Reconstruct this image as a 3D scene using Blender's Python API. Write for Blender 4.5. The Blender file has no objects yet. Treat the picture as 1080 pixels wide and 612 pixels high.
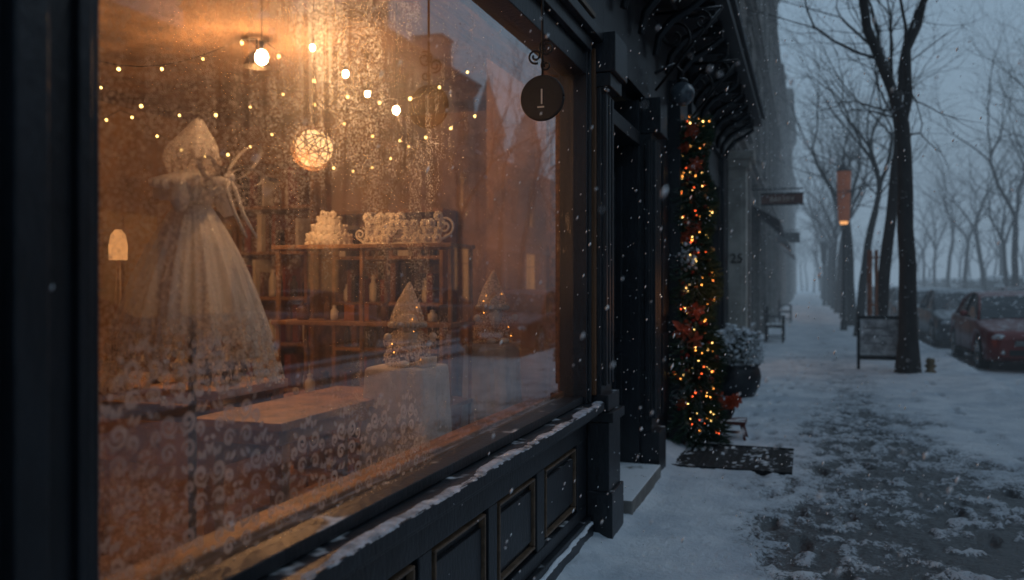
import bpy, math, random
import numpy as np
from mathutils import Vector, Matrix
random.seed(7); rng=np.random.default_rng(7)
SC=bpy.context.scene
COL=SC.collection

# ------------------------------------------------------------------ helpers
class MB:
    def __init__(s): s.v=[];s.f=[];s.m=[];s.s=[]
    def add(s,vs,fs,mi=0,sm=False):
        o=len(s.v); s.v.extend([tuple(p) for p in vs])
        for f in fs:
            s.f.append(tuple(i+o for i in f)); s.m.append(mi); s.s.append(sm)
    def box(s,x0,x1,y0,y1,z0,z1,mi=0):
        if x0>x1:x0,x1=x1,x0
        if y0>y1:y0,y1=y1,y0
        s.add([(x0,y0,z0),(x1,y0,z0),(x1,y1,z0),(x0,y1,z0),(x0,y0,z1),(x1,y0,z1),(x1,y1,z1),(x0,y1,z1)],
              [(0,3,2,1),(4,5,6,7),(0,1,5,4),(1,2,6,5),(2,3,7,6),(3,0,4,7)],mi)
    def lathe(s,prof,c,n=24,mi=0,fun=None,sm=True,cap=True,tilt=None):
        vs=[];fs=[]
        for j,(r,z) in enumerate(prof):
            for i in range(n):
                a=2*math.pi*i/n
                rr,zz=(r,z) if fun is None else fun(r,z,a,j/(len(prof)-1))
                dx,dy=(0,0) if tilt is None else tilt(z)
                vs.append((c[0]+rr*math.cos(a)+dx,c[1]+rr*math.sin(a)+dy,c[2]+zz))
        for j in range(len(prof)-1):
            for i in range(n):
                k=(i+1)%n
                fs.append((j*n+i,j*n+k,(j+1)*n+k,(j+1)*n+i))
        if cap:
            fs.append(tuple(range(n-1,-1,-1))); m=(len(prof)-1)*n; fs.append(tuple(range(m,m+n)))
        s.add(vs,fs,mi,sm)
    def tube(s,pts,rad,n=6,mi=0,sm=True,cap=True):
        pts=[Vector(p) for p in pts]
        if not hasattr(rad,'__len__'): rad=[rad]*len(pts)
        vs=[];fs=[];u=None
        for i,p in enumerate(pts):
            d=(pts[min(i+1,len(pts)-1)]-pts[max(i-1,0)])
            if d.length<1e-9: d=Vector((0,0,1))
            d.normalize()
            if u is None:
                u=d.orthogonal().normalized()
            else:
                u=(u-d*u.dot(d))
                u=u.normalized() if u.length>1e-6 else d.orthogonal().normalized()
            w=d.cross(u)
            for k in range(n):
                a=2*math.pi*k/n
                vs.append(p+(u*math.cos(a)+w*math.sin(a))*rad[i])
        for i in range(len(pts)-1):
            for k in range(n):
                q=(k+1)%n
                fs.append((i*n+k,i*n+q,(i+1)*n+q,(i+1)*n+k))
        if cap and n>3:
            fs.append(tuple(range(n-1,-1,-1))); m=(len(pts)-1)*n; fs.append(tuple(range(m,m+n)))
        s.add(vs,fs,mi,sm)
    def sphere(s,c,r,mi=0,nu=12,nv=8,sc=(1,1,1),fun=None):
        vs=[(c[0],c[1],c[2]-r*sc[2])];fs=[]
        for j in range(1,nv):
            t=math.pi*j/nv
            for i in range(nu):
                a=2*math.pi*i/nu
                p=Vector((math.sin(t)*math.cos(a),math.sin(t)*math.sin(a),-math.cos(t)))
                k=1 if fun is None else fun(p)
                vs.append((c[0]+r*k*sc[0]*p.x,c[1]+r*k*sc[1]*p.y,c[2]+r*k*sc[2]*p.z))
        vs.append((c[0],c[1],c[2]+r*sc[2]))
        for i in range(nu):
            k=(i+1)%nu
            fs.append((0,1+k,1+i))
            for j in range(nv-2):
                a=1+j*nu
                fs.append((a+i,a+k,a+nu+k,a+nu+i))
            a=1+(nv-2)*nu
            fs.append((a+i,a+k,len(vs)-1))
        s.add(vs,fs,mi,True)
    def obj(s,name,mats,parent=None,bevel=0,loc=None,rotz=0):
        me=bpy.data.meshes.new(name); me.from_pydata(s.v,[],s.f)
        for m in (mats if isinstance(mats,(list,tuple)) else [mats]): me.materials.append(m)
        me.polygons.foreach_set('material_index',s.m); me.polygons.foreach_set('use_smooth',s.s)
        me.update()
        o=bpy.data.objects.new(name,me); COL.objects.link(o)
        if parent: o.parent=parent
        if loc: o.location=loc
        o.rotation_euler.z=rotz
        if bevel:
            b=o.modifiers.new('b','BEVEL'); b.width=bevel; b.segments=2; b.limit_method='ANGLE'; b.angle_limit=0.7
            b.harden_normals=False
        return o
def empty(name,loc=(0,0,0)):
    o=bpy.data.objects.new(name,None); COL.objects.link(o); o.location=loc; o.empty_display_size=.1; return o

def N(nt,t,**k):
    n=nt.nodes.new(t)
    for a,b in k.items(): setattr(n,a,b)
    return n
def mathn(nt,op,a,b=None,clamp=False):
    n=N(nt,'ShaderNodeMath',operation=op); n.use_clamp=clamp
    for i,x in enumerate((a,b)):
        if x is None: continue
        if isinstance(x,(int,float)): n.inputs[i].default_value=x
        else: nt.links.new(x,n.inputs[i])
    return n.outputs[0]
def maprange(nt,v,a,b,c=0.,d=1.):
    n=N(nt,'ShaderNodeMapRange'); n.interpolation_type='SMOOTHSTEP'
    nt.links.new(v,n.inputs[0])
    for i,x in enumerate((a,b,c,d)): n.inputs[i+1].default_value=x
    return n.outputs[0]
def noise(nt,vec,scale,detail=4,rough=.6):
    n=N(nt,'ShaderNodeTexNoise'); n.inputs['Scale'].default_value=scale; n.inputs['Detail'].default_value=detail
    n.inputs['Roughness'].default_value=rough
    if vec is not None: nt.links.new(vec,n.inputs['Vector'])
    return n.outputs['Fac']
def mixc(nt,f,a,b):
    n=N(nt,'ShaderNodeMix',data_type='RGBA')
    for i,x in ((0,f),(6,a),(7,b)):
        if isinstance(x,(int,float)): n.inputs[i].default_value=x
        elif isinstance(x,(tuple,list)): n.inputs[i].default_value=(*x[:3],1)
        else: nt.links.new(x,n.inputs[i])
    return n.outputs[2]
def newmat(name):
    m=bpy.data.materials.new(name); m.use_nodes=True; nt=m.node_tree; nt.nodes.clear()
    out=N(nt,'ShaderNodeOutputMaterial'); return m,nt,out
def pmat(name,col,rough=.6,metal=0,var=.35,nscale=4,bump=.2,bscale=40,snow=0,emit=None,es=0,stretch=None,brick=None,spec=.5,dist=.01,sdir=.55):
    m,nt,out=newmat(name); p=N(nt,'ShaderNodeBsdfPrincipled'); nt.links.new(p.outputs[0],out.inputs[0])
    tc=N(nt,'ShaderNodeTexCoord'); vec=tc.outputs['Object']
    if stretch:
        mp=N(nt,'ShaderNodeMapping'); mp.inputs['Scale'].default_value=stretch; nt.links.new(vec,mp.inputs[0]); vec=mp.outputs[0]
    n1=noise(nt,vec,nscale,3,.65)
    f=maprange(nt,n1,.3,.7)
    dark=tuple(c*(1-var) for c in col); light=tuple(min(1,c*(1+var*.6)) for c in col)
    c=mixc(nt,f,dark,light)
    bh=noise(nt,vec,bscale,2,.6) if (bump or brick) else None
    if brick:
        sx=N(nt,'ShaderNodeSeparateXYZ'); nt.links.new(tc.outputs['Object'],sx.inputs[0])
        cb=N(nt,'ShaderNodeCombineXYZ'); nt.links.new(sx.outputs[1],cb.inputs[0]); nt.links.new(sx.outputs[2],cb.inputs[1])
        bt=N(nt,'ShaderNodeTexBrick'); nt.links.new(cb.outputs[0],bt.inputs['Vector'])
        bt.inputs['Scale'].default_value=1; bt.inputs['Brick Width'].default_value=brick[0]; bt.inputs['Row Height'].default_value=brick[1]
        bt.inputs['Mortar Size'].default_value=brick[2]
        nt.links.new(c,bt.inputs['Color1']); bt.inputs['Color2'].default_value=(*[x*.75 for x in col],1)
        bt.inputs['Mortar'].default_value=(*[x*.5 for x in col],1)
        c=bt.outputs[0]
        bh=mathn(nt,'SUBTRACT',mathn(nt,'MULTIPLY',bh,.4),bt.outputs['Fac'])
    r=rough
    if snow:
        g=N(nt,'ShaderNodeNewGeometry'); sp=N(nt,'ShaderNodeSeparateXYZ'); nt.links.new(g.outputs['Normal'],sp.inputs[0])
        up=maprange(nt,sp.outputs[2],sdir,sdir+.25)
        nn=maprange(nt,noise(nt,tc.outputs['Object'],7,2,.7),.62-.4*snow,.78-.4*snow)
        sf=mathn(nt,'MULTIPLY',up,nn)
        c=mixc(nt,sf,c,(.78,.8,.83))
        r=mathn(nt,'ADD',mathn(nt,'MULTIPLY',sf,.75-rough),rough)
    nt.links.new(c,p.inputs['Base Color'])
    if isinstance(r,(int,float)):
        rr=mathn(nt,'ADD',mathn(nt,'MULTIPLY',n1,.25),r-.12,True); nt.links.new(rr,p.inputs['Roughness'])
    else: nt.links.new(r,p.inputs['Roughness'])
    p.inputs['Metallic'].default_value=metal; p.inputs['Specular IOR Level'].default_value=spec
    if bump:
        b=N(nt,'ShaderNodeBump'); b.inputs['Strength'].default_value=bump; b.inputs['Distance'].default_value=dist
        nt.links.new(bh,b.inputs['Height']); nt.links.new(b.outputs[0],p.inputs['Normal'])
    if emit:
        p.inputs['Emission Color'].default_value=(*emit,1); p.inputs['Emission Strength'].default_value=es
    return m
def emat(name,col,s):
    m,nt,out=newmat(name); e=N(nt,'ShaderNodeEmission'); e.inputs[0].default_value=(*col,1); e.inputs[1].default_value=s
    nt.links.new(e.outputs[0],out.inputs[0]); return m

# ------------------------------------------------------------------ materials
M_black=pmat('black_paint',(.012,.015,.020),.42,var=.4,nscale=9,bump=.25,bscale=60,stretch=(1,1,.4),snow=.12,sdir=.8)
M_blackc=pmat('black_paint_cornice',(.011,.014,.018),.5,snow=.9,bump=.2)
M_brownwood=pmat('brown_wood',(.16,.07,.03),.5,nscale=6,stretch=(1,1,.15),bump=.3)
M_trim=pmat('worn_gilt_trim',(.15,.095,.06),.45,bump=.3,nscale=20)
M_inwood=pmat('oak_wood',(.30,.135,.05),.5,nscale=5,stretch=(6,.6,6),bump=.3,bscale=20,var=.5)
M_inwoodv=pmat('oak_shelf',(.30,.16,.075),.5,nscale=8,bump=.2,bscale=30,var=.5)
M_plaster=pmat('warm_plaster',(.34,.22,.14),.85,nscale=2,var=.5,bump=.3)
M_floor=pmat('floor_boards',(.16,.09,.05),.5,nscale=4,stretch=(8,1,1))
M_brick=pmat('dark_brick',(.15,.09,.07),.85,brick=(.24,.08,.012),bump=.6,snow=.5,sdir=.7)
M_stone=pmat('grey_stone',(.14,.125,.112),.8,brick=(.9,.42,.012),nscale=1.5,bump=.5,snow=.8,sdir=.7)
M_stone2=pmat('pale_stucco',(.28,.25,.22),.85,nscale=1.2,bump=.4,snow=.8,sdir=.7)
M_stone3=pmat('ochre_stucco',(.26,.19,.13),.85,nscale=1.2,bump=.4,snow=.8,sdir=.7)
M_trimst=pmat('stone_trim',(.20,.185,.17),.8,nscale=3,bump=.4,snow=.9,sdir=.7)
M_wglass=pmat('dark_window_glass',(.015,.018,.022),.08,bump=0,var=.2)
M_litglass=pmat('lit_window_glass',(.05,.03,.02),.1,bump=0,emit=(1,.45,.14),es=.35)
M_frame=pmat('window_frame_paint',(.05,.05,.05),.5)
M_bark=pmat('bark',(.032,.027,.025),.9,nscale=8,stretch=(1,1,.3),bump=.8,bscale=25,snow=.35,dist=.02,sdir=.5)
M_barkfar=pmat('bark_far',(.04,.037,.037),.9,bump=0)
M_metal=pmat('dark_iron',(.02,.02,.022),.4,metal=.6,bump=.15,snow=.6,sdir=.6)
M_metali=pmat('dark_iron_indoor',(.03,.025,.02),.4,metal=.6,bump=.15)
M_copper=pmat('copper',(.36,.13,.06),.45,metal=.4,bump=.15,emit=(1,.3,.1),es=.06)
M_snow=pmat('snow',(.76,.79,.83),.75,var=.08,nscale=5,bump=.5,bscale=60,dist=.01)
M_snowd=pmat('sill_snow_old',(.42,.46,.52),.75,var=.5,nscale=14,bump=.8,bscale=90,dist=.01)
M_white=pmat('white_porcelain',(.72,.66,.58),.5,var=.15,bump=.3,bscale=80)
M_cloth=pmat('linen',(.56,.50,.43),.9,var=.25,bump=.5,bscale=160,nscale=8)
M_bulb=emat('bulb_filament',(1,.68,.36),120)
M_tiny=emat('fairy_light_warm',(1,.36,.06),7)
M_tinyr=emat('fairy_light_red',(1,.12,.03),5)
M_tinyg=emat('fairy_light_gold',(1,.62,.18),8)
M_red=pmat('red_ribbon',(.50,.08,.03),.5,bump=.3,nscale=20,snow=.2)
M_green=pmat('pine_needles',(.035,.075,.045),.7,nscale=15,bump=0,snow=.4)
M_green2=pmat('shrub_leaves',(.035,.055,.035),.6,nscale=15,bump=0,snow=1.0,sdir=-.1)
M_rubber=pmat('rubber',(.015,.015,.015),.7)
M_chrome=pmat('chrome',(.5,.5,.5),.2,metal=1,bump=0)
for mm_ in (M_tiny,M_tinyr,M_tinyg,M_bulb,M_litglass,M_copper):
    try: mm_.cycles.emission_sampling='NONE'
    except Exception: pass

# ------------------------------------------------------------------ noise (numpy)
_T=rng.random((256,256))
def vn(x,y):
    xi=np.floor(x).astype(int);yi=np.floor(y).astype(int);fx=x-xi;fy=y-yi
    fx=fx*fx*(3-2*fx);fy=fy*fy*(3-2*fy)
    g=lambda a,b:_T[a&255,b&255]
    return (g(xi,yi)*(1-fx)+g(xi+1,yi)*fx)*(1-fy)+(g(xi,yi+1)*(1-fx)+g(xi+1,yi+1)*fx)*fy
def fbm(x,y,o=4):
    s=0;a=.5;t=0
    for i in range(o):
        s=s+a*vn(x*2**i+i*37.1,y*2**i+i*11.7);t+=a;a*=.55
    return s/t
def sstep(a,b,x):
    t=np.clip((x-a)/(b-a),0,1);return t*t*(3-2*t)

# ------------------------------------------------------------------ ground
def snow_ground_mat():
    m,nt,out=newmat('trodden_snow'); p=N(nt,'ShaderNodeBsdfPrincipled'); nt.links.new(p.outputs[0],out.inputs[0])
    at=N(nt,'ShaderNodeAttribute'); at.attribute_name='snow'
    tc=N(nt,'ShaderNodeTexCoord'); v=tc.outputs['Object']
    n=noise(nt,v,34,4,.75)
    s=mathn(nt,'ADD',at.outputs['Fac'],mathn(nt,'MULTIPLY',mathn(nt,'SUBTRACT',n,.5),1.9))
    s=maprange(nt,s,.34,.68)
    big=noise(nt,v,1.7,4,.65)
    snowc=mixc(nt,maprange(nt,big,.3,.7),(.54,.59,.65),(.80,.82,.85))
    snowc=mixc(nt,maprange(nt,at.outputs['Fac'],.55,1.0,.65,0.),snowc,(.40,.43,.47))
    asp=mixc(nt,noise(nt,v,60,2,.7),(.028,.031,.034),(.11,.115,.12))
    c=mixc(nt,s,asp,snowc); nt.links.new(c,p.inputs['Base Color'])
    nt.links.new(mathn(nt,'ADD',mathn(nt,'MULTIPLY',s,.38),.40),p.inputs['Roughness'])
    b=N(nt,'ShaderNodeBump'); b.inputs['Strength'].default_value=.8; b.inputs['Distance'].default_value=.025
    h=mathn(nt,'ADD',mathn(nt,'MULTIPLY',noise(nt,v,22,4,.65),.7),mathn(nt,'MULTIPLY',n,.5))
    nt.links.new(h,b.inputs['Height']); nt.links.new(b.outputs[0],p.inputs['Normal'])
    return m
M_ground=snow_ground_mat()

def grid_obj(name,xs,ys,hf,mat):
    Xg,Yg=np.meshgrid(xs,ys); Z,S=hf(Xg,Yg)
    ny,nx=Xg.shape
    co=np.stack([Xg,Yg,Z],-1).reshape(-1,3)
    me=bpy.data.meshes.new(name)
    idx=np.arange(nx*ny).reshape(ny,nx)
    f=np.stack([idx[:-1,:-1],idx[:-1,1:],idx[1:,1:],idx[1:,:-1]],-1).reshape(-1,4)
    me.vertices.add(len(co)); me.vertices.foreach_set('co',co.ravel())
    me.loops.add(f.size); me.loops.foreach_set('vertex_index',f.ravel())
    me.polygons.add(len(f)); me.polygons.foreach_set('loop_start',np.arange(0,f.size,4)); me.polygons.foreach_set('loop_total',np.full(len(f),4))
    me.update(calc_edges=True)
    me.polygons.foreach_set('use_smooth',np.ones(len(f),bool))
    a=me.attributes.new('snow','FLOAT','POINT'); a.data.foreach_set('value',S.ravel().astype(np.float32))
    me.materials.append(mat); o=bpy.data.objects.new(name,me); COL.objects.link(o); return o

foot=[]
for k in range(44):
    y=2.6+k*.37; x=-.30+.18*math.sin(k*.23)+(.09 if k%2 else -.09); foot.append((x,y,.1*random.uniform(-1,1)))
for k in range(60):
    y=3.0+k*.33; x=.2+1.7*math.sin(k*.7)**2+random.uniform(-.3,.2); foot.append((x,y,random.uniform(-.4,.4)))
def hside(x,y):
    n=fbm(x*2.2,y*1.5,4); n2=fbm(x*9,y*8,4); n3=fbm(x*30,y*30,3)
    xc=1.05-.55*sstep(4,13,y)+.35*(fbm(y*.25,y*0+3.3,2)-.5)*2
    d=np.abs(x-xc)
    w=(1.30-.80*sstep(4.5,12,y))+.9*(n-.5)*1.6
    inside=1-sstep(w-.8,w+.45,d)
    inside=inside*(1-.60*sstep(6.5,18,y))
    s=1-inside*(.44+.50*sstep(.38,.62,n2)) + .8*inside*(n3-.5)+.4*inside*(n-.5)
    tr=np.exp(-((x-1.9-.1*np.sin(y*.5))/.22)**2)*(n2*.6); s=s-tr*.5
    s=np.clip(s,0,1.2)
    z=.012+.035*sstep(.3,.8,s)+.03*(n-.5)*(1-inside)+.026*(n2-.5)*(.45+inside)+.014*(n3-.5)
    bank=sstep(2.0,2.6,x)*.07*(.6+.8*n2); z=z+bank
    z=z+.06*(1-sstep(-1.2,-.95,x))*(.5+n2)
    for fx,fy,a in foot:
        m=(np.abs(y-fy)<.3)&(np.abs(x-fx)<.3)
        if not m.any(): continue
        dx=(x[m]-fx)*math.cos(a)+(y[m]-fy)*math.sin(a); dy=-(x[m]-fx)*math.sin(a)+(y[m]-fy)*math.cos(a)
        q=(dx/.055)**2+(dy/.15)**2
        z[m]+=-.036*np.exp(-q**1.5)+.014*np.exp(-(q-1.6)**2*3)
        s[m]-=.32*np.exp(-q**1.5)
    return z+.012,s
ys=[-4.]
while ys[-1]<150:
    y=max(ys[-1],1.5); ys.append(ys[-1]+.0055*y+.008 if ys[-1]>1.4 else ys[-1]+.1)
grid_obj('snowy_sidewalk',np.linspace(-1.3,2.62,150),np.array(ys),hside,M_ground)
mb=MB(); mb.box(-1.3,2.6,-4,150,-.14,-.02,0); mb.box(2.603,2.75,-4,150,-.14,.012,1)
mb.box(9.25,9.4,-20,150,-.14,.01,1); mb.box(9.403,13.0,-20,150,-.14,.006,2)
mb.obj('kerb_and_pavement',[M_stone,pmat('kerb_stone',(.25,.25,.25),.8,snow=.9,sdir=.6),M_snow],bevel=.01)
def hroad(x,y):
    n=fbm(x*1.5,y*.6,4);n2=fbm(x*7,y*6,4)
    tr=np.zeros_like(x)
    for c in (5.0,6.5,7.4): tr=np.maximum(tr,1-sstep(.12,.35,np.abs(x-c+.1*(n-.5))))
    s=1-tr*.75+(n2-.5)*.4*tr-.1
    return -.115+.03*s+.02*n2,s
grid_obj('snowy_road',np.linspace(2.74,9.26,60),np.concatenate([np.arange(-10,40,.12),np.arange(40,150,.6)]),hroad,M_ground)
mb=MB(); mb.add([(-400,-400,-.16),(400,-400,-.16),(400,700,-.16),(-400,700,-.16)],[(0,1,2,3)]); mb.obj('snowy_ground',M_snow)

# door mat
mm=pmat('mat_rubber',(.014,.014,.015),.75,nscale=14,bump=.8,bscale=120,var=.6,snow=.12)
mb=MB(); mb.box(-1.12,-.10,6.98,8.0,.012,.062,0)
for i in range(16): mb.box(-1.09+i*.061,-1.06+i*.061,7.0,7.98,.06,.067,0)
mb.box(-1.12,-.10,6.98,7.0,.06,.073,0);mb.box(-1.12,-.10,7.98,8.0,.06,.073,0)
mb.obj('door_mat',[mm,M_trimst],bevel=.004)

# ------------------------------------------------------------------ facades
def facade(name,xf,side,y0,y1,z0,storeys,bay,wall,trim,depth=9,ground=None,gable=False,lit=.15,seed=1,spire=False):
    R=random.Random(seed); P=empty(name)
    W=MB();T=MB();G=MB();F=MB()
    def B(m,o0,o1,ya,yb,za,zb,mi=0): m.box(xf+side*o0,xf+side*o1,ya,yb,za,zb,mi)
    z=z0; n=max(1,round((y1-y0)/bay)); bw=(y1-y0)/n
    for si,(h,ww,wh,sill) in enumerate(storeys):
        g=(si==0 and ground)
        B(W,-.35,0,y0,y1,z,z+sill); B(W,-.35,0,y0,y1,z+sill+wh,z+h)
        prev=y0
        for k in range(n):
            c=y0+(k+.5)*bw; a=c-ww/2;b=c+ww/2
            B(W,-.35,0,prev,a,z+sill,z+sill+wh); prev=b
            B(G,-.24,-.2,a,b,z+sill,z+sill+wh,1 if R.random()<(lit*2 if g else lit) else 0)
            t=.06
            B(F,-.2,-.12,a,a+t,z+sill,z+sill+wh);B(F,-.2,-.12,b-t,b,z+sill,z+sill+wh)
            B(F,-.197,-.123,a+t,b-t,z+sill,z+sill+t);B(F,-.197,-.123,a+t,b-t,z+sill+wh-t,z+sill+wh)
            B(F,-.19,-.14,c-.025,c+.025,z+sill+t,z+sill+wh-t)
            B(F,-.186,-.145,a+t,b-t,z+sill+wh*.68,z+sill+wh*.68+.05)
            B(T,-.1,.09,a-.08,b+.08,z+sill-.1,z+sill-.003)
            B(T,-.02,.05,a-.14,a-.003,z+sill,z+sill+wh);B(T,-.02,.05,b+.003,b+.14,z+sill,z+sill+wh)
            B(T,-.02,.07,a-.18,b+.18,z+sill+wh+.003,z+sill+wh+.2)
            if not g: B(T,-.02,.13,a-.22,b+.22,z+sill+wh+.203,z+sill+wh+.27)
        B(W,-.35,0,prev,y1,z+sill,z+sill+wh)
        B(T,-.02,.12,y0,y1,z+h-.13,z+h+.0)
        B(T,-.02,.2,y0-.01,y1+.01,z+h+.003,z+h+.08)
        z+=h
        if si==0:
            for k in range(n+1):
                c=y0+k*bw; B(T,-.02,.16,max(y0,c-.2),min(y1,c+.2),z0,z-.14)
    B(T,-.1,.25,y0,y1,z+.083,z+.3);B(T,-.1,.42,y0,y1,z+.303,z+.42)
    for k in range(int((y1-y0)/.6)):
        B(T,.2,.34,y0+.2+k*.6,y0+.36+k*.6,z+.1,z+.298)
    B(W,-depth,-.4,y0,y1,z0,z+.4)
    x0=xf+side*.1;x1=xf-side*depth/2
    W.add([(x0,y0,z+.42),(x0,y1,z+.42),(x1,y1,z+2.6),(x1,y0,z+2.6)],[(0,1,2,3)],1)
    for k in range(max(1,n//2)):
        c=y0+(2*k+1)*bw
        B(W,-1.6,-.15,c-.6,c+.6,z+.42,z+1.9,0); B(G,-.149,-.13,c-.4,c+.4,z+.7,z+1.6,0)
        B(T,-1.7,-.05,c-.7,c+.7,z+1.903,z+2.0)
        if gable:
            xx0=xf-side*.05;xx1=xf-side*1.6
            T.add([(xx0,c-.7,z+2),(xx0,c+.7,z+2),(xx1,c+.7,z+2),(xx1,c-.7,z+2),((xx0+xx1)/2,c,z+5.2)],[(0,1,4),(1,2,4),(2,3,4),(3,0,4)])
    B(W,-4,-3.2,y0+.5,y0+1.6,z+1,z+4.0)
    W.obj('walls',[wall,M_snow],P);T.obj('stone_trim',trim,P);G.obj('window_panes',[M_wglass,M_litglass],P);F.obj('window_frames',M_frame,P)
    return P
st=[(4.0,2.6,2.7,.6),(3.6,1.15,2.1,.8),(3.4,1.15,1.95,.8),(3.2,1.1,1.7,.8)]
facade('stone_townhouse',-1.2,1,13.9,40,0,st+[(3.0,1.1,1.5,.7)],3.6,M_stone,M_trimst,ground=True,seed=3)
facade('brick_townhouse',-1.35,1,40.3,60,0,st[:3],3.2,M_brick,M_trimst,ground=True,seed=4)
facade('stucco_townhouse',-1.2,1,60.3,84,0,st,3.4,M_stone2,M_trimst,ground=True,seed=5)
facade('corner_townhouse',-1.3,1,84.3,120,0,st[:3],3.4,M_stone3,M_trimst,ground=True,seed=6)
yy=-14
for i,(L,wl,ns) in enumerate([(14,M_brick,3),(12,M_stone2,2),(15,M_stone3,2),(13,M_stone2,3),(14,M_stone,2)]):
    facade(['brick_rowhouse','stucco_rowhouse','ochre_rowhouse','pale_rowhouse','gabled_rowhouse'][i],13+.2*(i%2),-1,yy,yy+L-.1,0,st[:ns],3.3,wl,M_trimst,ground=True,gable=(i%2==0),lit=.15,seed=20+i); yy+=L

# ------------------------------------------------------------------ our shop building
SHOP=empty('corner_shop')
XF=-1.2
U=MB();T=MB();G=MB();F=MB()
for s in range(3):
    z=4.1+s*3.2
    U.box(-1.6,-1.25,-4,13.5,z,z+.7); U.box(-1.6,-1.25,-4,13.5,z+2.5,z+3.2)
    prev=-4
    for k in range(6):
        c=-2.5+k*2.9
        U.box(-1.6,-1.25,prev,c-.5,z+.7,z+2.5);prev=c+.5
        G.box(-1.5,-1.45,c-.5,c+.5,z+.7,z+2.5)
        F.box(-1.45,-1.38,c-.5,c-.44,z+.7,z+2.5);F.box(-1.45,-1.38,c+.44,c+.5,z+.7,z+2.5);F.box(-1.44,-1.39,c-.03,c+.03,z+.7,z+2.5)
        T.box(-1.4,-1.15,c-.58,c+.58,z+.6,z+.697);T.box(-1.28,-1.2,c-.6,c+.6,z+2.503,z+2.7)
    U.box(-1.6,-1.25,prev,13.5,z+.7,z+2.5)
T.box(-1.6,-.85,-4,13.5,13.7,14.0)
U.box(-9,-1.65,-4,13.5,4.1,13.6)
U.obj('upper_walls',M_brick,SHOP);T.obj('upper_trim',M_trimst,SHOP);G.obj('upper_window_panes',M_wglass,SHOP);F.obj('upper_window_frames',M_frame,SHOP)

S=MB()   # timber shopfront: 0 black, 1 trim, 2 brown
def riser(y0,y1,panels,xf=XF,ztop=.78):
    S.box(xf-.12,xf-.03,y0,y1,0,ztop)
    S.box(xf-.03,xf+.045,y0,y1,.0,.16); S.box(xf-.028,xf+.03,y0,y1,.163,.20)
    S.box(xf-.03,xf+.004,y0,y1,.65,ztop)
    S.box(xf-.029,xf+.002,y0,y1,.203,.27)
    prev=y0
    for a,b in panels:
        S.box(xf-.028,xf,prev,a,.273,.647);prev=b
        S.box(xf-.03,xf-.012,a+.05,b-.05,.34,.58)
        w=.012
        for (ya,yb,za,zb) in ((a+.03,b-.03,.62,.62+w),(a+.03,b-.03,.30,.30+w),(a+.03,a+.03+w,.314,.62),(b-.03-w,b-.03,.314,.62)):
            S.box(xf-.03,xf+.001,ya,yb,za,zb,1)
    S.box(xf-.028,xf,prev,y1,.273,.647)
riser(1.1,4.8,[(1.25,1.85),(1.98,2.55),(2.65,3.2),(3.3,3.85),(3.97,4.6)])
S.box(-1.30,-1.09,1.03,4.795,.815,.862);S.box(-1.22,-1.125,1.03,4.79,.783,.812)
S.box(-1.29,-1.19,1.182,4.70,.865,.905)
S.box(-1.33,-1.17,1.04,1.18,.862,3.0);S.box(-1.24,-1.155,1.12,1.15,.865,2.95)
S.box(-1.33,-1.17,4.70,4.80,.862,3.0);S.box(-1.2,-1.155,4.725,4.75,.87,2.9)
S.box(-1.32,-1.175,1.18,4.70,2.73,2.85);S.box(-1.33,-1.14,1.18,4.70,2.853,2.93);S.box(-1.33,-1.10,1.1,4.83,2.933,2.99)
S.box(-1.35,-1.19,-4,5.2,2.993,3.62);S.box(-1.19,-1.165,-.5,4.9,3.1,3.13,1);S.box(-1.19,-1.165,-.5,4.9,3.5,3.53,1)
S.box(-1.35,-1.05,-4,5.2,3.623,3.72);S.box(-1.35,-.95,-4,5.2,3.723,3.80);S.box(-1.35,-.82,-4,5.2,3.803,3.9);
S.box(-1.35,-1.20,-4,.5,0,2.99)
S.box(-1.34,-1.14,.5,1.035,.0,2.98)
for a,b,x,mi in ((.55,.60,-1.11,0),(.64,.67,-1.125,2),(.72,.76,-1.115,0),(.80,.82,-1.122,2),(.86,.89,-1.11,0),(.915,.93,-1.125,2),(.96,1.02,-1.11,0)):
    S.box(-1.15,x,a,b,.3,2.9,mi)  # brown strips put warm highlights on the mouldings into the colour
S.box(-1.2,-1.06,.48,1.05,0,.28)
S.box(-1.34,-1.12,4.835,5.12,0,2.93)
S.box(-1.25,-1.145,4.803,4.832,.9,2.9,2)
for y in (4.87,4.95,5.03): S.box(-1.13,-1.095,y,y+.04,.95,2.65)
S.box(-1.2,-1.05,4.82,5.14,0,.34);S.box(-1.2,-1.07,4.825,5.135,.343,.74);S.box(-1.2,-1.045,4.815,5.145,.743,.80);S.box(-1.2,-1.075,4.83,5.13,.803,.9)
S.box(-1.2,-1.06,4.82,5.13,2.68,2.76);S.box(-1.2,-1.03,4.81,5.15,2.763,2.99)
S.box(-1.33,-1.2,5.12,5.35,0,2.95);S.box(-1.21,-1.18,5.16,5.2,.3,2.7,2);S.box(-1.21,-1.17,5.24,5.31,.3,2.7)
S.box(-1.9,-1.21,5.30,5.35,.0,2.95);S.box(-1.9,-1.21,6.5,6.55,0,2.95)
S.box(-1.9,-1.2,5.351,6.499,2.6,2.7)
for (xa,xb,za,zb) in ((-1.72,-1.34,.35,1.0),(-1.72,-1.34,1.12,2.45)):
    S.box(xa,xb,6.485,6.5,za,zb); S.box(xa+.05,xb-.05,6.47,6.486,za+.05,zb-.05)
S.box(-1.88,-1.82,5.36,5.5,.17,2.59);S.box(-1.88,-1.82,6.35,6.49,.17,2.59);S.box(-1.87,-1.83,5.5,6.35,.17,.9);S.box(-1.87,-1.83,5.5,6.35,2.2,2.3)
S.box(-1.83,-1.81,5.6,6.25,.3,.8)
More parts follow.
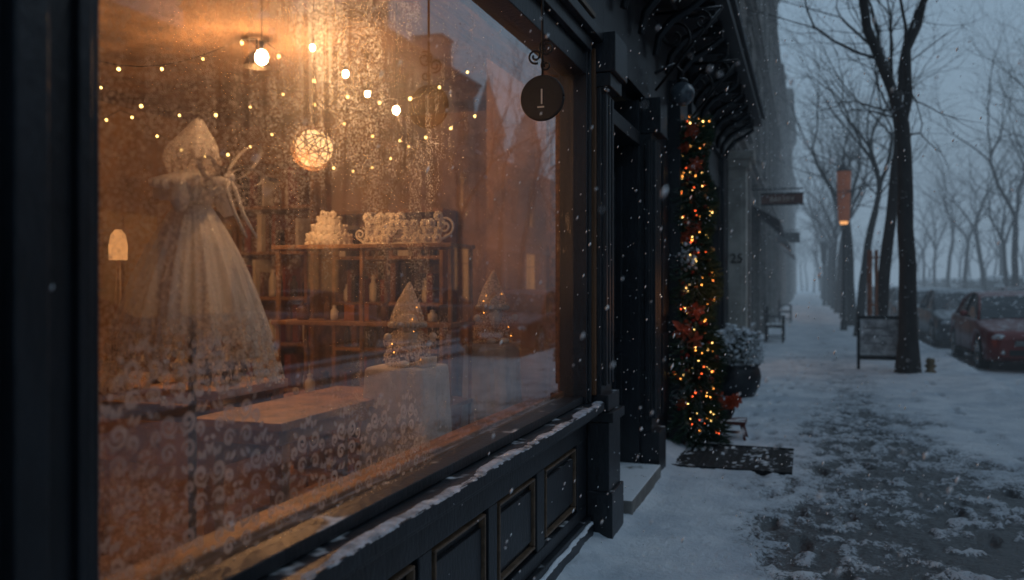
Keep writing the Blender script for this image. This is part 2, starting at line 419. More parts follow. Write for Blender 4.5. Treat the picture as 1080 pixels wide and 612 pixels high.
S.box(-1.34,-1.12,6.553,6.85,0,2.95);S.box(-1.2,-1.06,6.54,6.87,0,.4);S.box(-1.2,-1.05,6.54,6.87,2.7,2.97)
for y in (6.59,6.68,6.77): S.box(-1.13,-1.095,y,y+.04,.5,2.65)
for x in (-1.31,-1.24,-1.17): S.box(x,x+.035,6.53,6.555,.5,2.65)
S.box(-1.36,-1.2,6.853,9.2,0,3.0)
for a,b in ((6.95,7.35),(7.45,7.8)):
    S.box(-1.21,-1.175,a,b,.4,1.1);S.box(-1.21,-1.175,a,b,1.25,2.7)
S.box(-1.34,-1.08,7.85,8.35,0,3.4);S.box(-1.2,-1.04,7.82,8.38,0,.35);
S.box(-1.34,-1.10,8.85,9.18,0,3.4);S.box(-1.2,-1.06,8.83,9.2,0,.4);S.box(-1.2,-1.05,8.83,9.2,2.9,3.1)
riser(9.2,12.7,[(9.3,10.1),(10.25,11.1),(11.3,12.2)])
S.box(-1.3,-1.08,9.2,12.7,.783,.85)
S.box(-1.33,-1.17,9.2,9.32,.85,3.1);S.box(-1.33,-1.17,12.55,12.7,.85,3.1);S.box(-1.32,-1.18,9.32,12.55,2.9,3.1);S.box(-1.31,-1.2,10.9,10.98,.853,2.9)
S.box(-1.30,-1.2,9.32,12.55,2.3,2.36)
S.box(-1.36,-1.12,12.7,13.4,0,3.4)
S.box(-1.36,-1.19,5.2,13.5,3.0,3.75)
S.box(-1.34,-1.14,9.0,13.3,3.35,3.7)
shopfront=S.obj('timber_shopfront',[M_black,M_trim,M_brownwood],SHOP,bevel=.004)
C=MB()
C.box(-1.35,-1.0,5.21,13.4,3.753,3.82);C.box(-1.35,-.85,5.21,13.4,3.823,3.9);C.box(-1.35,-.62,5.25,13.4,3.903,4.0);C.box(-1.35,-.58,5.22,13.4,4.003,4.06)
y=5.5
while y<13.3:
    C.box(-1.2,-.72,y,y+.07,3.80,3.9); 
    C.tube([(-1.13,y+.035,3.35),(-1.1,y+.035,3.5),(-1.0,y+.035,3.62),(-.85,y+.035,3.7),(-.72,y+.035,3.79)],[.03,.035,.04,.035,.03],6); y+=.62
C.obj('projecting_cornice',M_blackc,SHOP,bevel=.004)
def spiral(c,r0,r1,turns,a0,plane='xz',n=40,flip=1):
    out=[]
    for i in range(n+1):
        t=i/n; r=r0+(r1-r0)*t; a=a0+flip*turns*2*math.pi*t
        p=(r*math.cos(a),r*math.sin(a)); out.append((c[0]+p[0],c[1],c[2]+p[1]) if plane=='xz' else (c[0],c[1]+p[0],c[2]+p[1]))
    return out
W=MB()
for yb in (6.9,8.6):
    W.tube([(-1.15,yb,3.1),(-.62,yb,3.72)],.012,6)
    W.tube([(-1.15,yb,3.72),(-.62,yb,3.72)],.014,6)
    W.tube(spiral((-1.0,yb,3.52),.14,.03,1.4,-1.2),.010,6);W.tube(spiral((-.78,yb,3.63),.08,.02,1.2,2,flip=-1),.009,6)
W.obj('wrought_iron_brackets',M_metal,SHOP)
def snow_strip(name,x0,x1,y0,y1,z,h,parent=None,seed=0,step=.02,mat=None,mn=.35):
    n=int((y1-y0)/step); k=9; vs=[];fs=[]
    ya=np.linspace(y0,y1,n)
    for i,y in enumerate(ya):
        q=float(fbm(np.array([y*5+seed]),np.array([seed*3.3]),5)[0]); hh=h*(mn+1.6*max(0,q-.25)); e=.03*(float(fbm(np.array([y*18+seed]),np.array([1.5]),3)[0])-.5)
        xi=x0+(x1-x0)*.9*max(0,1.35-2.2*q)*(1 if mn<.3 else 0)
        for j in range(k):
            t=j/(k-1); xx=xi+(x1+e-xi)*t
            zz=z+hh*(1-(2*t-1)**4*.97)
            zz+=.003*(random.random()-.5)
            vs.append((xx,y,zz))
    for i in range(n-1):
        for j in range(k-1):
            a=i*k+j; fs.append((a,a+1,a+k+1,a+k))
    m=MB(); m.add(vs,fs,0,True); return m.obj(name,mat or M_snow,parent)
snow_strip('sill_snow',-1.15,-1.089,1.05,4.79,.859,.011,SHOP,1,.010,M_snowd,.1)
snow_strip('riser_ledge_snow',-1.175,-1.155,1.13,4.8,.158,.02,SHOP,2)
snow_strip('canopy_snow',-1.3,-.575,5.25,13.4,4.055,.12,SHOP,3,.05)
snow_strip('window_ledge_snow',-1.2,-1.075,9.22,12.68,.848,.03,SHOP,4)
snow_strip('cornice_snow',-1.3,-.81,-3.9,5.15,3.895,.09,SHOP,5,.05)
mb=MB(); mb.box(-1.83,-1.04,5.36,6.5,0.0,.165);mb.obj('door_step',M_trimst,SHOP,bevel=.01)
mb=MB(); mb.box(-1.86,-1.845,5.5,6.35,.9,2.2);mb.box(-1.27,-1.255,9.32,12.55,.85,2.9);mb.obj('dark_panes',[M_wglass],SHOP)
mb=MB()
for y,z in ((9.9,2.2),(10.6,2.05),(11.5,2.25),(12.1,2.0)): mb.sphere((-1.235,y,z),.035,0)
mb.obj('window_lamps',M_litglass,SHOP)

# ---------------- glass pane with condensation
def glassmat():
    m,nt,out=newmat('fogged_shop_glass')
    tc=N(nt,'ShaderNodeTexCoord'); v=tc.outputs['Object']
    sp=N(nt,'ShaderNodeSeparateXYZ'); nt.links.new(v,sp.inputs[0]); Y,Z=sp.outputs[1],sp.outputs[2]
    lw=N(nt,'ShaderNodeLayerWeight'); lw.inputs[0].default_value=.5
    fr=mathn(nt,'ADD',mathn(nt,'MULTIPLY',mathn(nt,'POWER',lw.outputs['Facing'],2.6),1.0),.06,True)
    tr=N(nt,'ShaderNodeBsdfTransparent'); tr.inputs[0].default_value=(.95,.94,.92,1)
    gl=N(nt,'ShaderNodeBsdfGlossy'); gl.inputs['Roughness'].default_value=.0; gl.inputs[0].default_value=(.95,.97,1,1)
    b=N(nt,'ShaderNodeBump'); b.inputs['Strength'].default_value=.03; b.inputs['Distance'].default_value=.02; nt.links.new(noise(nt,v,1.3,1,.5),b.inputs['Height']); nt.links.new(b.outputs[0],gl.inputs['Normal'])
    base=N(nt,'ShaderNodeMixShader'); nt.links.new(fr,base.inputs[0]); nt.links.new(tr.outputs[0],base.inputs[1]); nt.links.new(gl.outputs[0],base.inputs[2])
    big=noise(nt,v,2.2,4,.65)
    top=maprange(nt,Z,1.35,2.3)
    left=maprange(nt,Y,3.1,1.9)
    tl=mathn(nt,'MULTIPLY',top,left)
    mp=N(nt,'ShaderNodeMapping'); mp.inputs['Scale'].default_value=(1,30,1.8); nt.links.new(v,mp.inputs[0])
    streak=maprange(nt,noise(nt,mp.outputs[0],1.0,2,.6),.50,.64)
    fog=mathn(nt,'MULTIPLY',maprange(nt,big,.25,.70,.35,1.),mathn(nt,'ADD',mathn(nt,'MULTIPLY',tl,.20),mathn(nt,'MULTIPLY',left,.11)))
    fog=mathn(nt,'ADD',fog,.04)
    fog=mathn(nt,'MULTIPLY',fog,mathn(nt,'SUBTRACT',1.0,mathn(nt,'MULTIPLY',streak,.45)))
    mp2=N(nt,'ShaderNodeMapping'); mp2.inputs['Location'].default_value=(4,8,12); nt.links.new(v,mp2.inputs[0])
    ll=maprange(nt,Y,2.2,1.5)
    kk=mathn(nt,'ADD',noise(nt,mp2.outputs[0],2.4,5,.8),mathn(nt,'MULTIPLY',tl,.11))
    kk=mathn(nt,'ADD',kk,mathn(nt,'MULTIPLY',ll,.07))
    kk=mathn(nt,'SUBTRACT',kk,mathn(nt,'MULTIPLY',streak,.06))
    kk=mathn(nt,'SUBTRACT',kk,maprange(nt,Y,2.6,3.6,0,.06))
    def drops(sc,th0,th1,lo,hi):
        vo=N(nt,'ShaderNodeTexVoronoi'); vo.inputs['Scale'].default_value=sc; nt.links.new(v,vo.inputs['Vector'])
        d=maprange(nt,vo.outputs['Distance'],th0,th1,1,0)
        return mathn(nt,'MULTIPLY',d,maprange(nt,kk,lo,hi))
    dr=mathn(nt,'MAXIMUM',drops(85,.22,.28,.56,.65),drops(170,.28,.36,.51,.63))
    fac=mathn(nt,'ADD',fog,mathn(nt,'MULTIPLY',dr,.75),True)
    t2=N(nt,'ShaderNodeBsdfTranslucent'); t2.inputs[0].default_value=(.85,.82,.78,1)
    df=N(nt,'ShaderNodeBsdfDiffuse'); df.inputs[0].default_value=(.55,.57,.60,1)
    fm=N(nt,'ShaderNodeMixShader'); fm.inputs[0].default_value=.14; nt.links.new(t2.outputs[0],fm.inputs[1]); nt.links.new(df.outputs[0],fm.inputs[2])
    mx=N(nt,'ShaderNodeMixShader'); nt.links.new(fac,mx.inputs[0]); nt.links.new(base.outputs[0],mx.inputs[1]); nt.links.new(fm.outputs[0],mx.inputs[2])
    nt.links.new(mx.outputs[0],out.inputs[0]); return m
mb=MB(); mb.add([(-1.25,1.175,.9),(-1.25,4.705,.9),(-1.25,4.705,2.735),(-1.25,1.175,2.735)],[(0,1,2,3)]); mb.obj('window_glass',glassmat(),SHOP)

# ---------------- interior room
R=MB()
R.box(-5.7,-1.34,.5,7.2,-.05,.05,1)
R.box(-5.7,-1.36,.5,7.2,3.1,3.2,0)
R.box(-5.8,-5.7,.4,7.3,0,3.2,0); R.box(-5.7,-1.92,7.2,7.3,0,3.2,0); R.box(-5.7,-1.36,.4,.5,0,3.2,0)
R.box(-1.45,-1.345,.5,1.04,0,3.1,0);R.box(-1.42,-1.335,1.04,4.8,0.05,.80,0);R.box(-1.42,-1.365,.5,5.3,2.99,3.1,0)
R.box(-1.92,-1.345,5.2,5.29,0,3.1,0);R.box(-2.0,-1.92,5.29,7.2,0,3.1,0)
R.box(-1.44,-1.35,4.8,5.2,0,3.1,0)
R.obj('room_walls',[M_plaster,M_floor],SHOP)
R=MB()
R.box(-1.50,-1.30,1.18,4.70,.84,.885);R.box(-1.33,-1.30,1.182,4.698,.886,.93)
R.box(-1.55,-1.335,1.1,5.1,2.70,2.86);R.box(-1.40,-1.335,4.72,4.85,.9,2.7)
R.obj('inner_sill_and_beam',M_inwood,SHOP,bevel=.006)

# lace decal on glass
L=MB()
def ribbon(pts,w):
    vs=[];fs=[];n=len(pts)
    for i,(y,z) in enumerate(pts):
        a=pts[max(i-1,0)];b=pts[min(i+1,n-1)];d=Vector((b[0]-a[0],b[1]-a[1]));d=d.normalized() if d.length>0 else Vector((1,0))
        ww=w[i] if hasattr(w,'__len__') else w
        vs+=[(-1.257,y-d.y*ww,z+d.x*ww),(-1.257,y+d.y*ww,z-d.x*ww)]
    for i in range(n-1): fs.append((2*i,2*i+1,2*i+3,2*i+2))
    L.add(vs,fs)
def motif(cy,cz,s,f):
    n=26
    def sp(oy,oz,r0,turn,a0,fl):
        pts=[];w=[]
        for i in range(n+1):
            t=i/n; r=r0*(1-.85*t); a=a0+fl*turn*2*math.pi*t
            pts.append((cy+f*s*(oy+r*math.cos(a)),cz+s*(oz+r*math.sin(a)))); w.append(s*(.04+.06*math.sin(math.pi*t))*.6)
        ribbon(pts,w)
    sp(.28,.25,.24,1.5,math.pi,1); sp(.30,-.32,.2,1.3,math.pi,-1); sp(.62,0.05,.15,1.2,-math.pi/2,1)
    for (oy,oz,a,l) in ((0,.62,1.57,.3),(.14,.55,1.1,.22),(.25,.6,.6,.2),(.5,.42,.3,.22),(.55,-.5,-.6,.25),(.1,-.6,-1.3,.28),(.75,-.2,-.2,.18),(.1,0,.0,.16)):
        pts=[];w=[]
        for i in range(9):
            t=i/8; aa=a+.5*t
            pts.append((cy+f*s*(oy+l*t*math.cos(aa)),cz+s*(oz+l*t*math.sin(aa)))); w.append(s*.06*math.sin(math.pi*t)+.0003)
        ribbon(pts,w)
s=.105
for r in range(6):
    for c in range(13):
        cy=1.28+c*.20+(.10 if r%2 else 0); cz=.975+r*.125
        lim=1.42-.055*c+.05*math.sin(c*1.3)
        if cz>lim or cy>3.6: continue
        motif(cy,cz,s*random.uniform(.9,1.05),1);motif(cy,cz,s,-1)
m,nt,out=newmat('lace_decal'); 
tr=N(nt,'ShaderNodeBsdfTransparent');t2=N(nt,'ShaderNodeBsdfTranslucent');t2.inputs[0].default_value=(.85,.80,.74,1);df=N(nt,'ShaderNodeBsdfDiffuse');df.inputs[0].default_value=(.75,.75,.75,1)
a=N(nt,'ShaderNodeMixShader');a.inputs[0].default_value=.45;nt.links.new(t2.outputs[0],a.inputs[1]);nt.links.new(df.outputs[0],a.inputs[2])
b=N(nt,'ShaderNodeMixShader');tc=N(nt,'ShaderNodeTexCoord');nt.links.new(maprange(nt,noise(nt,tc.outputs['Object'],4,3),.3,.7,.3,.85),b.inputs[0]);nt.links.new(tr.outputs[0],b.inputs[1]);nt.links.new(a.outputs[0],b.inputs[2]);nt.links.new(b.outputs[0],out.inputs[0])
L.obj('lace_window_decal',m)

# ---------------- lace cloth material
def lacemat(name,zlo,zhi,col=(.75,.66,.56),hs=38,op=.0):
    m,nt,out=newmat(name); tc=N(nt,'ShaderNodeTexCoord'); v=tc.outputs['Object']
    sp=N(nt,'ShaderNodeSeparateXYZ'); nt.links.new(v,sp.inputs[0])
    vo=N(nt,'ShaderNodeTexVoronoi'); vo.inputs['Scale'].default_value=hs; nt.links.new(v,vo.inputs['Vector'])
    v2=N(nt,'ShaderNodeTexVoronoi'); v2.inputs['Scale'].default_value=hs*2.4; nt.links.new(v,v2.inputs['Vector'])
    hole=maprange(nt,vo.outputs['Distance'],.42,.52); hole2=maprange(nt,v2.outputs['Distance'],.5,.58)
    h=mathn(nt,'MAXIMUM',hole,mathn(nt,'MULTIPLY',hole2,.6)); h=mathn(nt,'MULTIPLY',h,maprange(nt,sp.outputs[2],zlo,zhi,1,op))
    df=N(nt,'ShaderNodeBsdfDiffuse');df.inputs[0].default_value=(*col,1);t=N(nt,'ShaderNodeBsdfTranslucent');t.inputs[0].default_value=(*col,1)
    bp=N(nt,'ShaderNodeBump');bp.inputs['Strength'].default_value=.5;bp.inputs['Distance'].default_value=.004;nt.links.new(v2.outputs['Distance'],bp.inputs['Height']);nt.links.new(bp.outputs[0],df.inputs['Normal'])
    a=N(nt,'ShaderNodeMixShader');a.inputs[0].default_value=.4;nt.links.new(df.outputs[0],a.inputs[1]);nt.links.new(t.outputs[0],a.inputs[2])
    tr=N(nt,'ShaderNodeBsdfTransparent');b=N(nt,'ShaderNodeMixShader');nt.links.new(h,b.inputs[0]);nt.links.new(a.outputs[0],b.inputs[1]);nt.links.new(tr.outputs[0],b.inputs[2]);nt.links.new(b.outputs[0],out.inputs[0])
    return m
M_dress=lacemat('dress_lace',1.34,1.56,(.82,.74,.64))
M_hood=lacemat('bonnet_lace',1.84,2.1,(.82,.74,.64),55,.0)
D=MB(); dc=(-1.70,2.06,0)
def skirtf(k,amp,ph=0):
    def f(r,z,a,t):
        rr=r*(1+amp*(1-t)*(.6*math.sin(k*a+ph+1.2*math.sin(3*a))+.4*math.sin(2.3*k*a+2)))
        zz=z-(.014*abs(math.sin(9*a)) if t<.03 else 0)+(.012*math.sin(2*a+1)*(1-t))
        return rr,zz
    return f
prof=[(.235,1.25),(.228,1.29),(.216,1.35),(.198,1.43),(.178,1.5),(.155,1.57),(.126,1.64),(.096,1.70),(.070,1.745),(.052,1.775)]
D.lathe(prof,dc,180,0,skirtf(15,.19),cap=False)
D.lathe([(.20,1.33),(.192,1.40),(.17,1.48),(.142,1.56),(.112,1.64),(.085,1.71),(.06,1.765)],dc,140,0,skirtf(11,.20,2),cap=False)
D.lathe([(.052,1.772),(.058,1.79),(.066,1.82),(.062,1.85),(.042,1.875)],dc,48,0,lambda r,z,a,t:(r*(1+.03*math.sin(16*a)),z))
# gathered ruffle collar
D.lathe([(.088,1.80),(.095,1.812),(.086,1.832),(.066,1.852),(.050,1.866)],dc,140,0,skirtf(13,.22,1),cap=False)
D.lathe([(.100,1.835),(.108,1.843),(.085,1.856),(.055,1.868)],dc,140,0,skirtf(17,.20,3),cap=False)
# soft lace hood: rounded back, crumpled peak leaning back
def hoodf(r,z,a,t): return r*(1+(.10*math.sin(6*a+2.2*math.sin(2*a)+6*t)+.05*math.sin(11*a-4*t))*(1-.5*t)),z+.006*math.sin(3*a+5*t)
D.lathe([(.050,1.862),(.066,1.876),(.073,1.895),(.074,1.915),(.070,1.937),(.061,1.957),(.050,1.975),(.040,1.992),(.029,2.008),(.018,2.022),(.008,2.031)],dc,96,3,hoodf,tilt=lambda z:(-.05*max(0,z-1.93),.10*math.sin(max(0,z-1.93)*14)*.3))
def bowloop(c,a0,l,w):
    pts=[];n=26
    for i in range(n+1):
        t=2*math.pi*i/n
        u=l/2*(1-math.cos(t)); q=w*math.sin(t)
        pts.append(Vector((c[0]+.25*u,c[1]+u*math.cos(a0)-q*math.sin(a0),c[2]+u*math.sin(a0)+q*math.cos(a0))))
    vs=[];
    for i,p in enumerate(pts):
        sp_=.012; ax=Vector((1,-.35,0)).normalized()
        vs+=[p-ax*sp_,p+ax*sp_]
    D.add(vs,[(2*i,2*i+1,2*i+3,2*i+2) for i in range(n)],1,True)
bc=(-1.60,2.10,1.858)
bowloop(bc,.8,.14,.032);bowloop(bc,.1,.12,.028);bowloop((-1.61,2.06,1.858),math.pi-.25,.12,.030);bowloop((-1.61,2.06,1.858),math.pi+.45,.09,.022)
D.sphere(bc,.016,1,12,8,(1,1.2,.9))
for dy,e in ((-.03,.02),(.01,.05)):
    D.tube([bc,(-1.58,2.09+dy,1.82),(-1.56,2.10+dy,1.75),(-1.53,2.11+dy+e*.3,1.68)],[.005,.007,.006,.003],6,1)
for sgn in (-1,1):
    D.tube([(-1.69,2.06+sgn*.05,1.845),(-1.675,2.06+sgn*.08,1.82),(-1.66,2.06+sgn*.10,1.78),(-1.655,2.06+sgn*.105,1.75)],[.02,.030,.026,.014],18,0)
D.tube([(dc[0],dc[1],.06),(dc[0],dc[1],1.85)],.012,8,2);D.lathe([(.16,.055),(.15,.075),(.02,.095)],dc,24,2)
D.obj('lace_christening_dress',[M_dress,M_cloth,M_metali,M_hood])

# ---------------- bulbs
def plight(name,loc,e,col=(1,.50,.20),r=.05):
    l=bpy.data.lights.new(name,'POINT'); l.energy=e; l.color=col; l.shadow_soft_size=r; o=bpy.data.objects.new(name,l); o.location=loc; COL.objects.link(o); return o
BX=-1.44
for i,(y,z,rb,e) in enumerate(((2.03,2.18,.018,2.6),(2.29,2.275,.009,1.1),(2.49,2.24,.011,1.1),(2.64,2.205,.010,.8),(2.86,2.19,.014,1.1))):
    b=MB(); b.sphere((BX,y,z),rb,0,12,8,(1,1,1.2)); b.tube([(BX,y,z+rb),(BX,y,z+rb+.025)],[.006,.008],8,1); b.tube([(BX,y,z+.03),(BX,y,2.71)],.0015,5,1)
    b.obj('hanging_bulb' ,[M_bulb,M_metali])
    plight('bulb_light',(BX-.0,y,z-.05),e,r=.02)
plight('added_fill_light',(-3.3,4.6,2.75),56,r=.12);plight('added_fill_light',(-4.2,2.6,2.75),34,r=.12)  # added fill lights to brighten the room, no known lamps here
mb=MB()
for x,y in ((-3.3,4.6),(-4.2,2.6)):
    mb.lathe([(.09,2.92),(.06,2.98),(.02,3.02)],(x,y,0),24,0,cap=False);mb.tube([(x,y,3.01),(x,y,3.1)],.006,6,0)
mb.obj('added_fill_shade',M_metali)  # invented shades hung over the added fill lights
# added swags of fairy lights under the ceiling, invented for warm bokeh specks
F_=MB()
for (a,b_) in (((-5.2,2.6,2.95),(-2.6,6.6,2.95)),((-4.6,1.8,2.95),(-2.1,5.2,2.95)),((-5.6,4.2,2.9),(-3.4,7.0,2.8))):
    A=Vector(a);B=Vector(b_);pts=[]
    for i in range(41):
        t=i/40; p=A.lerp(B,t); p.z-=.28*abs(math.sin(3*math.pi*t)); pts.append(p)
    F_.tube(pts,.003,4,1)
    for i in range(0,41,2): F_.sphere(pts[i]-Vector((0,0,.02)),random.uniform(.008,.013),0,6,5)
F_.obj('added_bokeh_lights',[M_tinyg,M_metali])
P=MB(); pc=(-2.6,4.15,2.30); 
for k in range(34):
    ax=Vector((random.gauss(0,1),random.gauss(0,1),random.gauss(0,1))).normalized(); u=ax.orthogonal().normalized(); w=ax.cross(u)
    P.tube([Vector(pc)+(u*math.cos(t)+w*math.sin(t))*.125 for t in np.linspace(0,2*math.pi,33)],.0028,4,0)
P.sphere(pc,.104,1,24,16)
P.tube([(pc[0],pc[1],2.42),(pc[0],pc[1],3.1)],.004,5,2)
P.obj('woven_globe_pendant',[M_inwoodv,emat('pendant_diffuser',(1,.56,.24),2.4),M_metali])
plight('pendant_light',(-2.6,4.0,2.12),10,r=.1)

# ---------------- display shelf
E=MB()
for z in (1.745,1.30,.85,.4):
    E.box(-3.0,-1.84,4.32,4.68,z,z+.024,0)
for x in (-2.98,-2.42,-1.87):
    for y in (4.34,4.64): E.box(x,x+.022,y,y+.022,.05,1.743,0)
E.obj('display_shelf',[M_inwoodv],bevel=.003)
def jar(m,x,y,z,r,h,mi=0): m.lathe([(r*.8,0),(r,h*.1),(r,h*.62),(r*.55,h*.75),(r*.5,h*.86),(r*.62,h*.88),(r*.6,h*.94),(r*.15,h*.95),(r*.15,h)],(x,y,z),18,mi)
def rosette(m,c,r,mi=0):
    for k in range(9):
        a=2*math.pi*k/9; 
        m.sphere((c[0]+r*.7*math.cos(a),c[1]-.01,c[2]+r*.7*math.sin(a)),r*.34,mi,7,5,(1,.6,1))
    m.sphere((c[0],c[1]-.02,c[2]),r*.42,mi,8,6)
K=MB()
kx,ky=-2.70,4.48
for r,z0,z1 in ((.135,0,.06),(.105,.06,.115),(.07,.115,.165)):
    K.lathe([(r,z0),(r*1.01,(z0+z1)/2),(r,z1-.004),(r*.97,z1)],(kx,ky,1.772),40,0)
    nb=int(r*150)
    for k in range(nb):
        a=2*math.pi*k/nb; K.sphere((kx+r*math.cos(a),ky+r*math.sin(a),1.772+z0+.008),.012,0,7,5)
        K.sphere((kx+r*.97*math.cos(a),ky+r*.97*math.sin(a),1.772+z1),.010,0,7,5)
        if k%2==0: K.sphere((kx+r*1.01*math.cos(a),ky+r*1.01*math.sin(a),1.772+(z0+z1)/2+.006*(k%4)),.008,0,6,4)
for a in range(5): rosette(K,(kx+.035*math.cos(a*1.26),ky+.03*math.sin(a*1.26),1.772+.18+.01*(a%2)),.02)
K.obj('tiered_frosted_cake',M_white)
K=MB()
for i in range(12):
    t=i/11; x=-2.42+.45*t; hh=.045+.075*abs(math.sin(3.0*t+.9)); 
    for q in range(1+int(hh/.03)): rosette(K,(x+random.uniform(-.01,.01),4.46+random.uniform(-.03,.03),1.80+q*.042),random.uniform(.024,.036))
for k in range(16):
    t=k/15; x=-2.42+.44*t; z=1.80+.12*math.sin(1.2+2.3*t)*(.7+.3*math.sin(14*t)); K.tube(spiral((x,4.43,z),.025,.006,1.2,random.uniform(0,6)),.0045,5)
K.tube([(-2.47,4.44,1.80),(-2.44,4.44,1.776),(-2.2,4.44,1.772),(-1.98,4.44,1.78),(-1.90,4.44,1.82)],.008,6)
K.tube(spiral((-1.93,4.44,1.87),.058,.012,1.6,-1.57),.007,6); K.tube(spiral((-2.47,4.44,1.83),.03,.008,1.4,-1.57,flip=-1),.006,6)
K.obj('porcelain_sleigh_ornament',M_white)
K=MB()
for z in (1.324,.874,.424):
    x=-2.93
    while x<-1.95:
        r=random.uniform(.022,.042);h=random.uniform(.05,.15); 
        if random.random()<.3: K.box(x,x+2*r,4.45,4.55,z,z+h*.8,random.choice((1,2,3)))
        elif random.random()<.4: rosette(K,(x+r,4.45,z+r),r)
        else: jar(K,x+r,4.5+random.uniform(-.06,.06),z,r,h,random.choice((0,1,1,2,3,3)))
        x+=2*r+random.uniform(.02,.10)
K.obj('shelf_jars',[M_white,M_brownwood,pmat('amber_glass',(.35,.13,.03),.15,bump=0),pmat('dark_tin',(.05,.03,.02),.4)])

# ---------------- back shelving
Bk=MB()
def bookcase(m,x0,x1,y0,y1,z0,z1,n):
    m.box(x0,x1,y1-.02,y1,z0,z1,0); m.box(x0,x0+.03,y0,y1-.02,z0,z1,0);m.box(x1-.03,x1,y0,y1-.02,z0,z1,0)
    for i in range(n+1):
        z=z0+(z1-z0-.03)*i/n; m.box(x0+.031,x1-.031,y0+.002,y1-.021,z,z+.03,0)
        if i<n:
            x=x0+.05
            while x<x1-.1:
                w=random.uniform(.02,.07);h=random.uniform(.4,.85)*(z1-z0)/n
                if random.random()<.65: m.box(x,x+w,y0+.04,y1-.03,z+.031,z+.031+h,random.choice((1,2,3,4,4)))
                else: jar(m,x+.04,y0+.12,z+.031,.035,h*.8,random.choice((1,2,4))); w=.08
                x+=w+random.choice((.003,.003,.05))
bookcase(Bk,-5.5,-4.3,6.85,7.18,.1,2.7,6); bookcase(Bk,-4.1,-3.0,6.85,7.18,.1,2.2,5)
bmats=[M_inwoodv,M_white,M_brownwood,pmat('book_red',(.2,.04,.02),.7),pmat('book_dark',(.05,.035,.03),.7)]
Bk.obj('bookcase',bmats)
Bk=MB(); Bk.box(-3.7,-2.5,3.2,3.75,1.02,1.06,0)
for x in (-3.68,-2.56):
    for y in (3.22,3.70): Bk.box(x,x+.04,y,y+.04,.05,1.02,0)
Bk.box(-3.65,-2.55,3.23,3.74,.7,.9,0)
for i in range(7): jar(Bk,-3.0+i*.07,3.45+random.uniform(-.1,.1),1.06,.028,random.uniform(.08,.2),random.choice((1,2,4)))
Bk.obj('side_table',bmats,bevel=.004)
Bk=MB(); Bk.lathe([(.06,1.06),(.04,1.09),(.015,1.13),(.02,1.3),(.01,1.66)],(-3.2,3.34,0),16,1);Bk.lathe([(.042,1.66),(.044,1.73),(.034,1.785),(.015,1.81)],(-3.2,3.34,0),24,0)
Bk.obj('table_lamp',[emat('lampshade_glow',(1,.42,.14),.8),M_brownwood])
Bk=MB()
for y,z,w,h in ((2.6,1.7,.5,.7),(3.5,1.9,.4,.5),(4.4,1.6,.6,.8),(5.5,1.8,.5,.6)):
    Bk.box(-5.7,-5.66,y-w/2,y+w/2,z-h/2,z+h/2,1);Bk.box(-5.665,-5.64,y-w/2+.05,y+w/2-.05,z-h/2+.05,z+h/2-.05,0)
Bk.obj('framed_pictures',[M_inwoodv,M_brownwood],bevel=.004)

# ---------------- wooden table
Tb=MB(); Tb.box(-2.45,-2.0,2.95,4.15,.945,.98)
Tb.box(-2.42,-2.03,2.98,4.12,.88,.944)
for x in (-2.42,-2.09):
    for y in (3.0,4.05): Tb.box(x,x+.06,y,y+.06,.05,.88)
Tb.box(-2.4,-2.05,3.06,4.05,.48,.51)
Tb.obj('wooden_table',M_inwoodv,bevel=.004)
Tb=MB()
for y in (2.9,3.5):
    Tb.lathe([(.17,.62),(.175,.64),(.17,.66)],(-1.72,y,0),24)
    for a in range(4): Tb.tube([(-1.72+.12*math.cos(a*1.57+.78),y+.12*math.sin(a*1.57+.78),.63),(-1.72+.19*math.cos(a*1.57+.78),y+.19*math.sin(a*1.57+.78),.05)],.014,6)
Tb.obj('wooden_stool',M_inwoodv)
def pedestal(x,y,z,w,name):
    m=MB()
    def f(r,zz,a,t):
        sq=1/max(abs(math.cos(a)),abs(math.sin(a)))**.75
        return r*sq*(1+.07*(1-t)*math.sin(13*a+math.sin(5*a)*2)),zz
    m.lathe([(w*1.16,.3),(w*1.12,.55),(w*1.06,.8),(w*1.0,z-.06),(w*.99,z-.012),(w*.95,z)],(x,y,0),96,0,f)
    m.lathe([(w*.8,.05),(w*.8,.31)],(x,y,0),4,1)
    m.obj(name,[M_cloth,M_inwoodv])
pedestal(-1.9,3.9,1.13,.17,'cloth_covered_pedestal');pedestal(-1.77,4.78,1.19,.14,'cloth_covered_pedestal')
